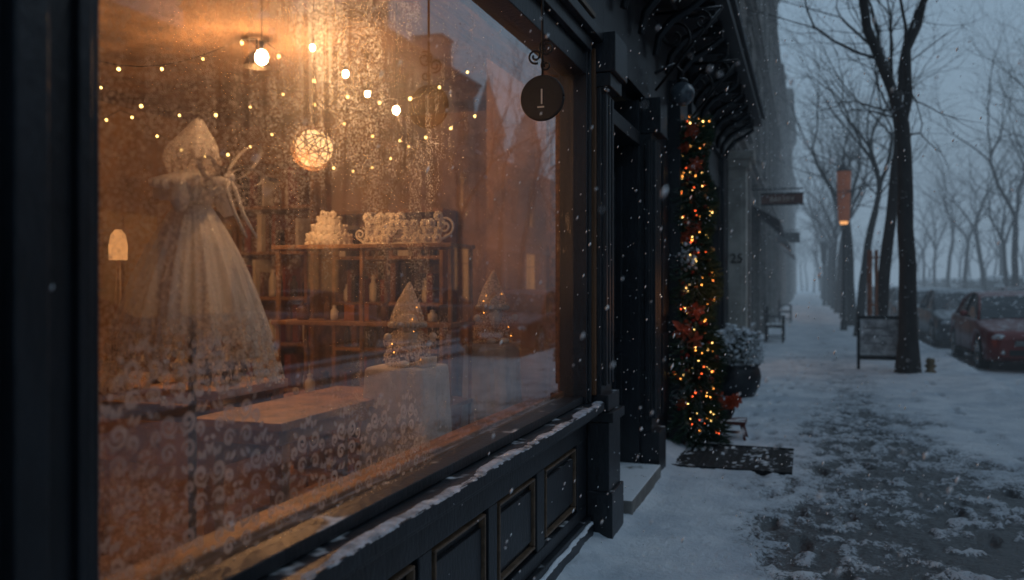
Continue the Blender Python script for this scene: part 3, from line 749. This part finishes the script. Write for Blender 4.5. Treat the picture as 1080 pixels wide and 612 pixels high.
def gnome(x,y,z,s,name):
    m=MB()
    def f(r,zz,a,t): return r*(1+.10*(1-t)*math.sin(11*a)),zz
    m.lathe([(.10,0),(.118,.02),(.112,.06),(.095,.10),(.08,.14),(.062,.175),(.05,.195)],(x,y,z),66,0,lambda r,zz,a,t:(s*f(r,zz,a,t)[0],s*zz))
    m.sphere((x,y,z+.215*s),.056*s,1,16,10)
    m.lathe([(.070,.195),(.086,.212),(.080,.25),(.068,.285),(.053,.325),(.034,.365),(.018,.40),(.003,.425)],(x,y,z),36,0,lambda r,zz,a,t:(s*r*(1+.06*math.sin(9*a)*(1-t)),s*zz),tilt=lambda q:(0,.35*max(0,q-.3)**1.3))
    for k in range(22):
        a=2*math.pi*k/22; m.sphere((x+.086*s*math.cos(a),y+.086*s*math.sin(a),z+.207*s),.016*s,2,7,5)
    d=Vector((.62,-.78,0))
    m.sphere((x+d.x*.07*s,y+d.y*.07*s,z+.185*s),.017*s,1,10,8)
    for sg in (-1,1):
        pr_=Vector((-d.y,d.x,0))*sg
        m.sphere((x+(d.x*.055+pr_.x*.025)*s,y+(d.y*.055+pr_.y*.025)*s,z+.198*s),.006*s,4,8,6)
        a0=Vector((x,y,z))+pr_*.05*s+Vector((0,0,.165*s)); a1=a0+pr_*.055*s+d*.02*s+Vector((0,0,-.045*s)); a2=a1+pr_*.01*s+d*.05*s+Vector((0,0,.03*s))
        m.tube([a0,a1,a2],[.024*s,.028*s,.02*s],12,0); m.sphere(a2,.020*s,1,10,8)
        m.sphere((x+(d.x*.10+pr_.x*.04)*s,y+(d.y*.10+pr_.y*.04)*s,z+.018*s),.03*s,1,12,8,(1,1,.6))
    m.lathe([(.002,.06),(.018,.09),(.032,.13),(.036,.175)],(x+d.x*.055*s,y+d.y*.055*s,z),20,2,lambda r,zz,a,t:(s*r*(1+.12*math.sin(8*a)),s*zz))
    for k in range(6):
        a=random.uniform(-2.2,.6);h=random.uniform(.03,.3);r=.12-.26*h if h<.2 else .08-.3*(h-.2)
        m.sphere((x+r*math.cos(a)*s,y+r*math.sin(a)*s,z+h*s),.004,3,6,4)
    m.obj(name,[lacemat('gnome_lace_'+str(x),z,z+.5,(.80,.70,.58),60,.4),M_white,M_cloth,M_tiny,bmats[4]])
gnome(-1.9,3.9,1.13,1.0,'lace_gnome_figurine');gnome(-1.77,4.78,1.19,1.02,'lace_gnome_figurine')
K=MB(); K.lathe([(.022,0),(.027,.045),(.024,.05)],(-1.77,3.84,1.13),16,0); K.lathe([(.022,0),(.027,.045),(.024,.05)],(-1.77,3.91,1.13),16,0); K.obj('small_cups',M_white)

# ---------------- hanging round sign (on an arm off the fascia)
H=MB(); hx,hy,hz,rs=-1.0,3.28,2.29,.086
H.tube([(-1.12,hy,2.95),(-.94,hy,2.95)],.008,6,0);H.tube([(hx,hy,2.95),(hx,hy,hz+.08)],.005,6,0)
H.tube(spiral((hx+.018,hy,hz+.20),.035,.01,1.5,1.2),.0045,6,0);H.tube(spiral((hx-.03,hy,hz+.17),.03,.008,1.4,-1.2,flip=-1),.0045,6,0);H.tube(spiral((hx+.015,hy,hz+.13),.022,.006,1.3,2),.004,6,0)
vs=[];n=48
for yo in (-.009,.009):
    for i in range(n): a=2*math.pi*i/n; vs.append((hx+rs*math.cos(a),hy+yo,hz+rs*math.sin(a)))
H.add(vs,[tuple(range(n)),tuple(range(2*n-1,n-1,-1))]+[(i,(i+1)%n,n+(i+1)%n,n+i) for i in range(n)],0)
H.tube([(hx+rs*math.cos(t),hy,hz+rs*math.sin(t)) for t in np.linspace(0,2*math.pi,49)],.007,6,0)
H.box(hx-.003,hx+.003,hy-.0125,hy-.0095,hz-.025,hz+.035,1);H.box(hx-.018,hx+.01,hy-.0125,hy-.0095,hz-.040,hz-.034,1)
H.obj('round_hanging_sign',[pmat('sign_black',(.006,.006,.007),.6,bump=.15),M_cloth])

# ---------------- globe wall lamp
H=MB(); H.sphere((-.95,7.0,3.08),.10,0,24,16); H.tube([(-1.12,6.72,3.2),(-1.0,6.9,3.3),(-.95,7,3.26),(-.95,7,3.19)],.012,8,1);H.lathe([(.05,3.165),(.045,3.195),(.015,3.21)],(-.95,7,0),16,1)
H.obj('globe_wall_lamp',[pmat('dark_glass_globe',(.08,.095,.11),.05,bump=0),M_metal])

# ---------------- christmas garland
Gd=MB(); gx,gy=-1.0,8.02
def sprig(m,c,d,l,w,mi):
    d=d.normalized(); s=d.cross(Vector((0,0,1)));s=s.normalized() if s.length>.01 else Vector((1,0,0)); u=s.cross(d)
    for k in range(6):
        t=k/6; b=c+d*l*t
        for sg in (-1,1):
            tip=b+d*l*.35+s*sg*w+u*random.uniform(-.5,.5)*w
            q=u*.004+s*.003
            m.add([b-q,b+q,tip],[(0,1,2)],mi)
    m.add([c-s*.003,c+s*.003,c+d*l*1.2],[(0,1,2)],mi)
def gR(z): return .12+.13*(1-z/3.2)+.03*math.sin(z*9)
for k in range(3600):
    z=random.uniform(.08,3.05); a=random.uniform(0,6.28); R0=gR(z)
    c=Vector((gx+R0*.5*math.cos(a),gy+R0*.5*math.sin(a),z)); d=Vector((math.cos(a),math.sin(a),random.uniform(-.7,.5)))
    sprig(Gd,c,d,R0*.8,.034,0)
Gd.tube([(gx,gy,.03),(gx+.02,gy,1.5),(gx,gy,3.1)],[.05,.04,.02],8,4)
for k in range(380):
    t=k/380; z=.15+2.95*t; a=t*90+random.uniform(-.8,.8); R0=gR(z)*random.uniform(.75,1.05)
    Gd.sphere((gx+R0*math.cos(a),gy+R0*math.sin(a),z+random.uniform(-.04,.04)),random.uniform(.0035,.0075),random.choice((1,1,1,8,8,2,2)),6,4)
def flower(m,c,r,mi):
    for k in range(13):
        a=2*math.pi*k/6.5+random.uniform(-.2,.2); rr=r*(1 if k<7 else .6)*random.uniform(.8,1.1); n=Vector((.35,-1,.1)).normalized(); u=n.orthogonal().normalized();w=n.cross(u)
        d=(u*math.cos(a)+w*math.sin(a)); s=n.cross(d); b=Vector(c)+n*(.0 if k<7 else .02); cu=n*random.uniform(-.3,.3)*rr
        m.add([b,b+d*rr*.3+s*rr*.2+n*.02,b+d*rr*.65+s*rr*.22+n*.03,b+d*rr+cu,b+d*rr*.65-s*rr*.22+n*.03,b+d*rr*.3-s*rr*.2+n*.02],[(0,1,2,3),(0,3,4,5)],mi,True)
for z,r,ox in ((2.92,.09,.02),(2.78,.07,-.04),(2.62,.09,.05),(2.05,.09,.03),(1.96,.07,-.04),(1.30,.10,.05),(1.12,.12,-.05),(1.02,.09,.05),(.45,.06,-.06)): flower(Gd,(gx+ox,gy-gR(z)*1.0,z),r,3)
for k in range(90):
    z=random.uniform(.3,3.0); a=random.uniform(-2.8,.3); R0=gR(z)*.92; Gd.sphere((gx+R0*math.cos(a),gy+R0*math.sin(a),z),random.uniform(.012,.024),random.choice((6,6,7)),10,7)
for k in range(60):
    Gd.sphere((gx-.02+random.gauss(0,.05),gy-.15+random.gauss(0,.03),1.78+random.gauss(0,.08)),random.uniform(.008,.022),5,7,5)
Gd.obj('christmas_garland',[M_green,M_tiny,M_tinyr,M_red,M_bark,M_snow,pmat('red_bauble',(.35,.03,.02),.2,bump=0),pmat('copper_bauble',(.4,.15,.05),.2,metal=.7,bump=0),M_tinyg])
plight('garland_glow',(-.72,7.75,1.4),1.8,(1,.4,.12),.3)
Rs=MB()
rx,ry=-.70,8.45
Rs.box(rx-.16,rx+.16,ry-.14,ry+.14,.2,.235,0)
for a in (-1,1):
    for b in (-1,1): Rs.tube([(rx+a*.12,ry+b*.1,.2),(rx+a*.17,ry+b*.14,.01)],.014,6,0)
Rs.box(rx-.15,rx+.15,ry-.01,ry+.01,.1,.125,0)
Rs.lathe([(.07,.236),(.1,.3),(.11,.34)],(rx-.05,ry,0),16,2)
for k in range(10): flower(Rs,(rx-.05+random.gauss(0,.05),ry-.05+random.gauss(0,.03),.38+random.gauss(0,.03)),.08,1)
Rs.obj('poinsettia_stool',[pmat('red_painted_wood',(.12,.025,.02),.5,snow=.4),M_red,M_metal])

# ---------------- planter with snowy shrub
Pl=MB(); px,py=-.86,11.6
Pl.lathe([(.16,.02),(.22,.06),(.29,.2),(.31,.32),(.29,.42),(.27,.45),(.30,.47),(.30,.49),(.25,.49),(.24,.44)],(px,py,0),36,0)
def bulge(d): return 1+.2*math.sin(7*d.x+3)*math.cos(6*d.y)
for k in range(4200):
    d=Vector((random.gauss(0,1),random.gauss(0,1),abs(random.gauss(0,1))*.9)).normalized(); rr=random.uniform(.6,1.0)*bulge(d)
    c=Vector((px,py,.5))+Vector((d.x*.35,d.y*.35,d.z*.42))*rr
    u=(d+Vector((random.gauss(0,.5),random.gauss(0,.5),random.gauss(0,.5)))).normalized(); s=u.orthogonal().normalized()
    l=random.uniform(.03,.06); Pl.add([c,c+u*l*.5+s*l*.2,c+u*l,c+u*l*.5-s*l*.2],[(0,1,2,3)],1)
for k in range(300):
    d=Vector((random.gauss(0,1),random.gauss(0,1),abs(random.gauss(0,1))+.35)).normalized()
    c=Vector((px,py,.53))+Vector((d.x*.35,d.y*.35,d.z*.42))*bulge(d); Pl.sphere(c,random.uniform(.008,.028),2,7,5,(1.3,1.2,.5))
Pl.obj('snowy_shrub_planter',[pmat('dark_glazed_pot',(.02,.022,.026),.45,snow=.5),M_green2,M_snow])

# ---------------- stone entrance column w/ house number
Cm=empty('stone_entrance_column')
c=MB(); c.box(-1.4,-.86,13.45,13.85,0,3.3);c.box(-1.42,-.80,13.40,13.88,0,.35);c.box(-1.42,-.80,13.40,13.88,3.3,3.42);c.box(-1.44,-.74,13.36,13.89,3.423,3.55)
c.box(-1.35,-.92,13.43,13.449,.5,3.1);c.obj('shaft',pmat('column_stone',(.40,.37,.33),.85,nscale=2.5,bump=.4,snow=.6,sdir=.7),Cm,bevel=.01)
def text(s,loc,size,mat,parent,name='lettering',rot=(math.pi/2,0,0)):
    cu=bpy.data.curves.new(name,'FONT'); cu.body=s; cu.size=size; cu.extrude=.004; cu.align_x='CENTER'; cu.materials.append(mat)
    o=bpy.data.objects.new(name,cu); o.location=loc; o.rotation_euler=rot; COL.objects.link(o); o.parent=parent; return o
text('25',(-1.0,13.42,1.85),.2,M_metal,Cm)
def psign(name,x0,x1,y,z0,z1,mat,txt=None):
    P=empty(name); m=MB(); m.box(x0,x1,y-.03,y+.03,z0,z1,0); m.box(x0-.02,x1+.02,y-.04,y+.04,z1,z1+.03,1);m.box(x0-.02,x1+.02,y-.04,y+.04,z0-.03,z0,1);m.tube([(-1.2,y,z1+.12),(x1,y,z1+.12)],.015,6,1)
    for x in (x0+.1,x1-.1): m.tube([(x,y,z1+.12),(x,y,z1)],.008,5,1)
    m.obj('board',[mat,M_metal],P)
    if txt: text(txt,((x0+x1)/2,y-.034,(z0+z1)/2-.05),.14,M_cloth,P)
psign('projecting_shop_sign',-.9,-.05,19,3.22,3.42,pmat('sign_brown',(.14,.055,.04),.6),'BAKERY')
psign('projecting_cafe_sign',-.95,-.2,32,3.0,3.3,pmat('sign_grey',(.1,.1,.1),.6))
aw=MB()
for y0,y1 in ((20,24),(33,36),(46,50)):
    aw.add([(-1.15,y0,3.3),(-1.15,y1,3.3),(-.55,y1,2.95),(-.55,y0,2.95),(-.55,y0,2.75),(-.55,y1,2.75),(-1.15,y0,3.26),(-1.15,y1,3.26)],[(0,3,2,1),(3,4,5,2),(0,6,4,3),(1,2,5,7),(6,7,5,4)],0)
aw.obj('canvas_awning',pmat('awning_canvas',(.05,.04,.045),.9,snow=1.0,sdir=.5))

def bench(name,x,y,w=1.2,rot=0):
    m=MB()
    for i in range(4): m.box(-.22+i*.11,-.13+i*.11,-w/2,w/2,.43,.46,0)
    for i in range(3): m.box(-.26,-.235,-w/2,w/2,.55+i*.12,.64+i*.12,0)
    for yy_ in (-w/2+.1,w/2-.1):
        m.box(-.25,-.20,yy_-.025,yy_+.025,0,.9,1);m.box(.16,.21,yy_-.025,yy_+.025,0,.66,1);m.box(-.2,.16,yy_-.02,yy_+.02,.38,.425,1);m.box(-.2,.2,yy_-.025,yy_+.025,.64,.67,1);m.box(-.2,.16,yy_-.015,yy_+.015,.12,.15,1)
    return m.obj(name,[pmat('bench_wood',(.06,.04,.03),.6,snow=.8,sdir=.6),M_metal],loc=(x,y,.04),rotz=rot,bevel=.004)
bench('park_bench',-.72,22.6);bench('park_bench',-.72,34,1.6)

# ---------------- trees
def tree_geo(m,base,h,r0,levels,seed,lean=(0,0),sides=8,twig=True,spread=.55,tw=(1,2,3)):
    Rn=random.Random(seed)
    def rec(p,d,L,r,lv):
        n=7 if lv==0 else (5 if lv<3 else 3)
        pts=[p];rad=[r];q=p.copy();dd=d.copy()
        for i in range(n):
            j=.05 if lv==0 else .15
            dd=(dd+Vector((Rn.gauss(0,j),Rn.gauss(0,j),Rn.gauss(0,j*.6)+(.03 if lv else 0)))).normalized()
            q=q+dd*L/n; pts.append(q.copy()); rad.append(r*(1-.32*(i+1)/n) if lv<levels else r*(1-.85*(i+1)/n))
        if lv==0: rad[0]=r*1.4; rad[1]=rad[1]*1.05
        s=max(3,sides-lv*2) if lv<3 else 3
        m.tube(pts,rad,s,0,True,False)
        if lv>=levels: return
        k=Rn.choice((2,3)) if lv<2 else Rn.choice((2,2,3))
        ph=Rn.uniform(0,6.28)
        for i in range(k):
            a=ph+2*math.pi*i/k+Rn.uniform(-.4,.4); u=dd.orthogonal().normalized(); w=dd.cross(u)
            sp=spread*Rn.uniform(.55,1.15)
            nd=(dd+(u*math.cos(a)+w*math.sin(a))*sp).normalized()
            rec(q,nd,L*Rn.uniform(.62,.85) if lv else L*Rn.uniform(.5,.68),rad[-1]*Rn.uniform(.62,.85),lv+1)
        if lv>=1 and twig:
            for i in range(Rn.choice(tw)):
                t=Rn.randint(1,n-1); a=Rn.uniform(0,6.28); u=dd.orthogonal().normalized(); w=dd.cross(u)
                rec(pts[t],(dd*.6+(u*math.cos(a)+w*math.sin(a))*.8).normalized(),L*Rn.uniform(.35,.6),rad[t]*.42,max(lv+2,levels-2))
    rec(Vector(base),Vector((lean[0],lean[1],1)).normalized(),h,r0,0)
def place_tree(name,x,y,h,r0,lv,seed,lean=(0,0),z=0.,spread=.55):
    m=MB(); tree_geo(m,(0,0,0),h,r0,lv,seed,lean,10,True,spread,(2,3)); return m.obj(name,M_bark,loc=(x,y,z))
tB=place_tree('bare_tree',1.6,15.5,4.3,.16,7,11,(.07,.02))
tA=place_tree('bare_tree',1.35,18.6,4.0,.135,7,23,(-.02,.0))
lib=[tA.data,tB.data]
m=MB();tree_geo(m,(0,0,0),3.6,.13,6,31,(0,0),7);o=m.obj('bare_tree',M_bark,loc=(1.4,25.5,0));lib.append(o.data)
m=MB();tree_geo(m,(0,0,0),3.9,.15,6,44,(0.03,0),7);o=m.obj('bare_tree',M_bark,loc=(1.5,31.5,0));lib.append(o.data)
def inst(x,y,k,s):
    o=bpy.data.objects.new('bare_tree',lib[k]); o.location=(x,y,0); o.rotation_euler.z=random.uniform(0,6.28); o.scale=(s,s,s); COL.objects.link(o)
for i in range(9): inst(1.5+random.uniform(-.1,.1),38+i*6.5,2+i%2,random.uniform(.9,1.15))
for i in range(14): inst(10.6+random.uniform(-.2,.2),3.0+i*7.2,(0,3,1,2)[i%4],random.uniform(1.0,1.3))
for y in (35,50,61,70): inst(13.5+random.uniform(1,6) if y>55 else 10.2,y,random.choice((0,1)),1.15)
m=MB()
for k in range(72):
    x=random.uniform(14,70);y=random.uniform(60,150)
    tree_geo(m,(x,y,-.1),random.uniform(3,4.6),random.uniform(.16,.24),5,100+k,(0,0),5,k%2==0)
for k in range(20):
    tree_geo(m,(random.uniform(-4,13),random.uniform(122,160),-.1),random.uniform(3,4.6),.2,5,200+k,(0,0),5,k%2==0)
m.obj('distant_trees',M_barkfar)
m=MB()
for k in range(900):
    y=random.uniform(58,140); m.sphere((random.gauss(14.5,.5),y,random.uniform(.1,1.7)),random.uniform(.3,.55),0,6,5,(1,1.3,.9))
m.obj('distant_hedge',pmat('winter_hedge',(.03,.03,.03),.9,snow=.5,sdir=.4,nscale=2))
# ---------------- notice board
Nb=MB(); nx,ny=1.22,15.9
for sx in (-.36,.36):
    Nb.box(nx+sx-.025,nx+sx+.025,ny-.03,ny+.03,0,1.0,1); Nb.box(nx+sx-.04,nx+sx+.04,ny-.22,ny+.22,.0,.05,1)
Nb.box(nx-.335,nx+.335,ny-.02,ny+.02,.30,.92,0);Nb.box(nx-.34,nx+.34,ny-.03,ny+.03,.923,.98,1);Nb.box(nx-.34,nx+.34,ny-.03,ny+.03,.22,.297,1)
for i in range(3): Nb.box(nx-.28,nx+.1+.1*(i%2),ny-.024,ny-.0205,.75-i*.13,.78-i*.13,2)
Nb.obj('notice_board',[pmat('weathered_panel',(.42,.43,.44),.7,nscale=6,var=.6,snow=.5),M_metal,pmat('faded_print',(.2,.2,.21),.7)],bevel=.003)
Tg=MB(); 
for k in range(8):
    a=2*math.pi*k/8; cx=1.34+.15*math.cos(a);cy=18.6+.15*math.sin(a); Tg.box(cx-.02,cx+.02,cy-.02,cy+.02,.1,2.2,0)
for z in (.5,1.1,2.05): Tg.tube([(1.34+.175*math.cos(t),18.6+.175*math.sin(t),z) for t in np.linspace(0,6.283,17)],.012,5,0)
Tg.obj('tree_guard',pmat('rusty_slats',(.30,.12,.06),.7))
Bl=MB(); Bl.lathe([(.09,0),(.09,.06),(.06,.08),(.06,.20),(.075,.22),(.06,.27),(.02,.30)],(1.95,15.6,.02),16,0); Bl.tube([(1.87,15.6,.17),(2.03,15.6,.17)],.03,8,0)
Bl.obj('small_hydrant',pmat('ochre_paint',(.18,.12,.06),.5,snow=.7))
def lamp(x,y,s=1,glow=True):
    m=MB(); m.lathe([(.11,0),(.1,.3),(.05,.45),(.04,3.4*s),(.035,5.0*s)],(x,y,0),12,0)
    m.lathe([(.13,3.45*s),(.17,3.5*s),(.21,4.95*s),(.22,5.0*s)],(x,y,0),20,1 if glow else 0,cap=True); m.lathe([(.24,5.003*s),(.22,5.05*s),(.06,5.2*s),(.01,5.35*s)],(x,y,0),20,0)
    m.lathe([(.10,3.36*s),(.125,3.447*s)],(x,y,0),16,2 if glow else 0)
    m.obj('street_lamp',[M_metal,M_copper,emat('lamp_glow',(1,.45,.15),1.2)])
lamp(1.12,28.5);lamp(1.1,58,.8,False)

# ---------------- cars
def car(name,x,y,paint,rotz=0):
    m=MB(); ysn=np.unique(np.concatenate([np.linspace(-2.25,2.25,46),[-1.77,-1.03,.98,1.72,-2.22,2.22]]))
    yk=[-2.25,-2.2,-2.05,-1.3,-.95,0,1.5,2.05,2.2,2.25]
    zt=np.interp(ysn,yk,[.62,.68,.76,.88,.94,.96,1.0,.98,.9,.82]); hw=np.interp(ysn,[-2.25,-2.2,-2.05,-1.6,0,1.6,2.05,2.2,2.25],[.66,.76,.83,.88,.90,.89,.83,.76,.68])
    zb=np.interp(ysn,[-2.25,-2.0,0,2.0,2.25],[.30,.20,.20,.22,.32])
    rings=[]
    for yv,t,w,b in zip(ysn,zt,hw,zb):
        for c in (-1.40,1.35):
            if abs(yv-c)<.37: b=max(b,.32+math.sqrt(.37**2-(yv-c)**2))
        b=min(b,t-.16); md=b+(t-b)*.5
        half=[(0,b),(w*.9,b),(w*.985,b+.03),(w,md),(w*.975,t-.07),(w*.93,t-.02),(w*.82,t),(w*.4,t+.025),(0,t+.03)]
        rings.append([(a,yv,z) for a,z in half]+[(-a,yv,z) for a,z in half[-2:0:-1]])
    n=len(rings[0]);vs=[p for r in rings for p in r]
    fs=[(i*n+k,i*n+(k+1)%n,(i+1)*n+(k+1)%n,(i+1)*n+k) for i in range(len(rings)-1) for k in range(n)]
    fs=[f[::-1] for f in fs]
    m.add(vs,fs,0,True); m.add(rings[0],[tuple(range(n))],0);m.add(rings[-1],[tuple(range(n-1,-1,-1))],0)
    cy=[-1.02,-.7,-.38,-.1,.3,.75,1.05,1.3,1.55]; cz=[.95,1.17,1.36,1.43,1.46,1.42,1.32,1.17,1.0]
    rr=[]
    for a,z in zip(cy,cz):
        wb=float(np.interp(a,ysn,hw))*.9; bz=float(np.interp(a,ysn,zt))-.02; f=(z-bz)/.48
        wt=wb-(.17*f); rr.append([(wb,a,bz),((wb+wt)/2+.02,a,(bz+z-.03)/2),(wt,a,z-.035),(wt*.86,a,z),(0,a,z+.02),(-wt*.86,a,z),(-wt,a,z-.035),(-((wb+wt)/2+.02),a,(bz+z-.03)/2),(-wb,a,bz)])
    for i in range(len(rr)-1):
        for k in range(8):
            roof=k in (2,3,4,5); glass = (not roof) or i<2 or i>=5
            if roof and 2<=i<5: glass=False
            m.add([rr[i][k],rr[i+1][k],rr[i+1][k+1],rr[i][k+1]],[(0,1,2,3)],1 if glass else 0,True)
    for sg in (0,8):
        q=2 if sg==0 else 6
        A=[Vector(r[q]) for r in rr]; m.tube([A[i]+Vector((0,0,.012)) for i in range(len(A))],.028,6,0)
        B0=Vector(rr[4][sg]);B1=Vector(rr[4][q]); m.tube([B0,Vector(rr[4][1 if sg==0 else 7])+Vector((.004 if sg==0 else -.004,0,0)),B1],.03,6,2)
        m.tube([Vector(rr[7][sg]),Vector(rr[6][q])],.05,6,0); m.tube([Vector(r[sg])+Vector((0,0,.015)) for r in rr],.012,5,3)
    for c in (-1.40,1.35):
        for sg in (-1,1):
            cx=sg*.79
            def wl(rad,x0,x1,mi,nn=28):
                vs=[];
                for xx in (x0,x1):
                    for i in range(nn): a=2*math.pi*i/nn; vs.append((cx+sg*xx,c+rad*math.cos(a),.32+rad*math.sin(a)))
                m.add(vs,[tuple(range(nn)),tuple(range(2*nn-1,nn-1,-1))]+[(i,(i+1)%nn,nn+(i+1)%nn,nn+i) for i in range(nn)],mi)
            wl(.32,-.1,.085,2);wl(.22,.086,.09,3);wl(.05,.09,.1,2)
            for k in range(5):
                a=2*math.pi*k/5+.3; m.tube([(cx+sg*.092,c,.32),(cx+sg*.092,c+.1*math.cos(a),.32+.1*math.sin(a)),(cx+sg*.09,c+.2*math.cos(a),.32+.2*math.sin(a))],[.02,.022,.03],5,4)
            m.box(sg*.5,sg*.69,c-.35,c+.35,.25,.66,2)
    m.box(-.7,.7,-2.0,2.0,.2,.5,2)
    m.box(-.42,.42,-2.275,-2.24,.50,.60,2);m.box(-.5,.5,-2.27,-2.2,.33,.43,2);m.box(-.26,.26,-2.29,-2.27,.45,.56,5)
    for z in (.52,.55,.58): m.box(-.41,.41,-2.28,-2.274,z,z+.008,3)
    for sg in (-1,1):
        m.sphere((sg*.63,-2.13,.64),.13,6,14,10,(1.1,.75,.55)); m.sphere((sg*.63,-2.17,.64),.085,3,12,8,(.9,.9,.6))
        m.sphere((sg*.6,-2.24,.38),.05,3,10,8,(1,.5,.8)); m.sphere((sg*.68,2.12,.82),.13,7,14,10,(1,.8,.7))
        m.sphere((sg*.98,-.62,1.03),.09,0,12,8,(.9,.55,.75)); m.tube([(sg*.86,-.62,.97),(sg*.96,-.62,1.0)],.02,6,2)
        for yv in (-.75,.3,1.12):
            m.tube([(sg*float(np.interp(yv,ysn,hw))*.99,yv,.92),(sg*(float(np.interp(yv,ysn,hw))+.002),yv,.62),(sg*float(np.interp(yv,ysn,hw))*.99,yv,.3)],.004,4,2)
        for yv in (.15,1.0): m.box(sg*.88,sg*.915,yv-.09,yv+.06,.80,.825,3)
        m.box(sg*.86,sg*.91,-1.0,.95,.24,.29,2)
    m.tube([(-.6,-2.02,.8),(.6,-2.02,.8)],.004,4,2)
    o=m.obj(name,[paint,M_cglass,M_rubber,M_chrome,M_chrome,M_plate,M_head,M_tail],loc=(x,y,-.095),rotz=rotz); return o
M_cglass=pmat('car_glass',(.02,.025,.03),.08,bump=0,snow=.1,sdir=.5)
M_plate=pmat('plate_white',(.6,.6,.6),.5);M_head=pmat('headlight_lens',(.35,.38,.42),.08,bump=0);M_tail=pmat('taillight',(.25,.01,.01),.2,bump=0)
def paint(name,c,sn=.5): return pmat(name,c,.3,metal=.3,var=.15,nscale=6,bump=.08,bscale=90,snow=sn,sdir=.85)
pr=paint('maroon_paint',(.15,.016,.013),.3);pg=paint('grey_paint',(.07,.08,.09),.6);pw=paint('silver_paint',(.28,.29,.3),.8);pd=paint('dark_paint',(.03,.035,.045),.6)
car('parked_car',3.95,19.6,pr);car('parked_car',3.9,25.4,pg);car('parked_car',3.9,31.0,pw);car('parked_car',3.95,36.7,pd);car('parked_car',3.95,42.5,pw);car('parked_car',3.95,48.5,pg)
car('parked_car',8.3,10,pd,rotz=math.pi);car('parked_car',8.3,17,pw,rotz=math.pi);car('parked_car',8.3,24,pg,rotz=math.pi);car('parked_car',8.3,40,pr,rotz=math.pi)

# ---------------- snowfall
m=MB()
def flake(x,y,z,r):
    d=Vector((.35,.1,1))*random.uniform(1,2.8)*r
    c=Vector((x,y,z)); m.add([c+d,c+Vector((r,0,0)),c+Vector((0,r,0)),c-Vector((r,0,0)),c-Vector((0,r,0)),c-d],[(0,1,2),(0,2,3),(0,3,4),(0,4,1),(5,2,1),(5,3,2),(5,4,3),(5,1,4)],0,True)
for k in range(11000):
    x=random.uniform(-1.0,7);y=random.uniform(1,24)
    z=random.uniform(.1,7)
    if (x*x+y*y)<1.6: continue
    flake(x,y,z,random.uniform(.002,.0055))
for k in range(1500):
    x=random.uniform(-1.1,.4);y=random.uniform(.5,6); z=random.uniform(.1,3.4)
    if (x*x+y*y)<1.0: continue
    flake(x,y,z,random.uniform(.0012,.0032))
m.obj('falling_snow',pmat('snowflake',(.92,.93,.95),.7,var=0,bump=0))

# ---------------- winter haze; its own emission stands in for scattered sky light
m=MB(); m.box(-60,90,12,420,-1,45)
fm,nt,out=newmat('haze'); ab=N(nt,'ShaderNodeVolumeAbsorption'); ab.inputs['Color'].default_value=(0,0,0,1); dens=.006; ab.inputs['Density'].default_value=dens
em=N(nt,'ShaderNodeEmission'); em.inputs[0].default_value=(.19,.265,.345,1); em.inputs[1].default_value=dens
ad=N(nt,'ShaderNodeAddShader'); nt.links.new(ab.outputs[0],ad.inputs[0]);nt.links.new(em.outputs[0],ad.inputs[1]);nt.links.new(ad.outputs[0],out.inputs['Volume'])
m.obj('emissive_haze',fm)

# ---------------- world, sun, camera
w=bpy.data.worlds.new('World'); SC.world=w; w.use_nodes=True; nt=w.node_tree; nt.nodes.clear()
out=N(nt,'ShaderNodeOutputWorld');bg=N(nt,'ShaderNodeBackground');sky=N(nt,'ShaderNodeTexSky',sky_type='NISHITA'); sky.sun_disc=False
sky.sun_elevation=math.radians(6);sky.sun_rotation=math.radians(60)
c=mixc(nt,.82,sky.outputs[0],(1.72,2.6,3.55)); nt.links.new(c,bg.inputs[0]); bg.inputs[1].default_value=.15
nt.links.new(bg.outputs[0],out.inputs[0])
l=bpy.data.lights.new('sun','SUN'); l.energy=.25; l.angle=math.radians(25); l.color=(.8,.9,1)
o=bpy.data.objects.new('sun',l); o.rotation_euler=(math.radians(50),0,math.radians(120)); COL.objects.link(o)
cam=bpy.data.cameras.new('cam'); co=bpy.data.objects.new('camera',cam); COL.objects.link(co)
co.location=(0,0,1.55); co.rotation_euler=(math.radians(90),0,math.radians(19)); cam.lens=30; cam.sensor_width=36; cam.shift_y=-8/1080
cam.clip_start=.05; cam.clip_end=1500; cam.dof.use_dof=True; cam.dof.focus_distance=3.6; cam.dof.aperture_fstop=1.8
SC.camera=co
SC.view_settings.view_transform='Standard'; SC.view_settings.look='None'; SC.view_settings.exposure=0
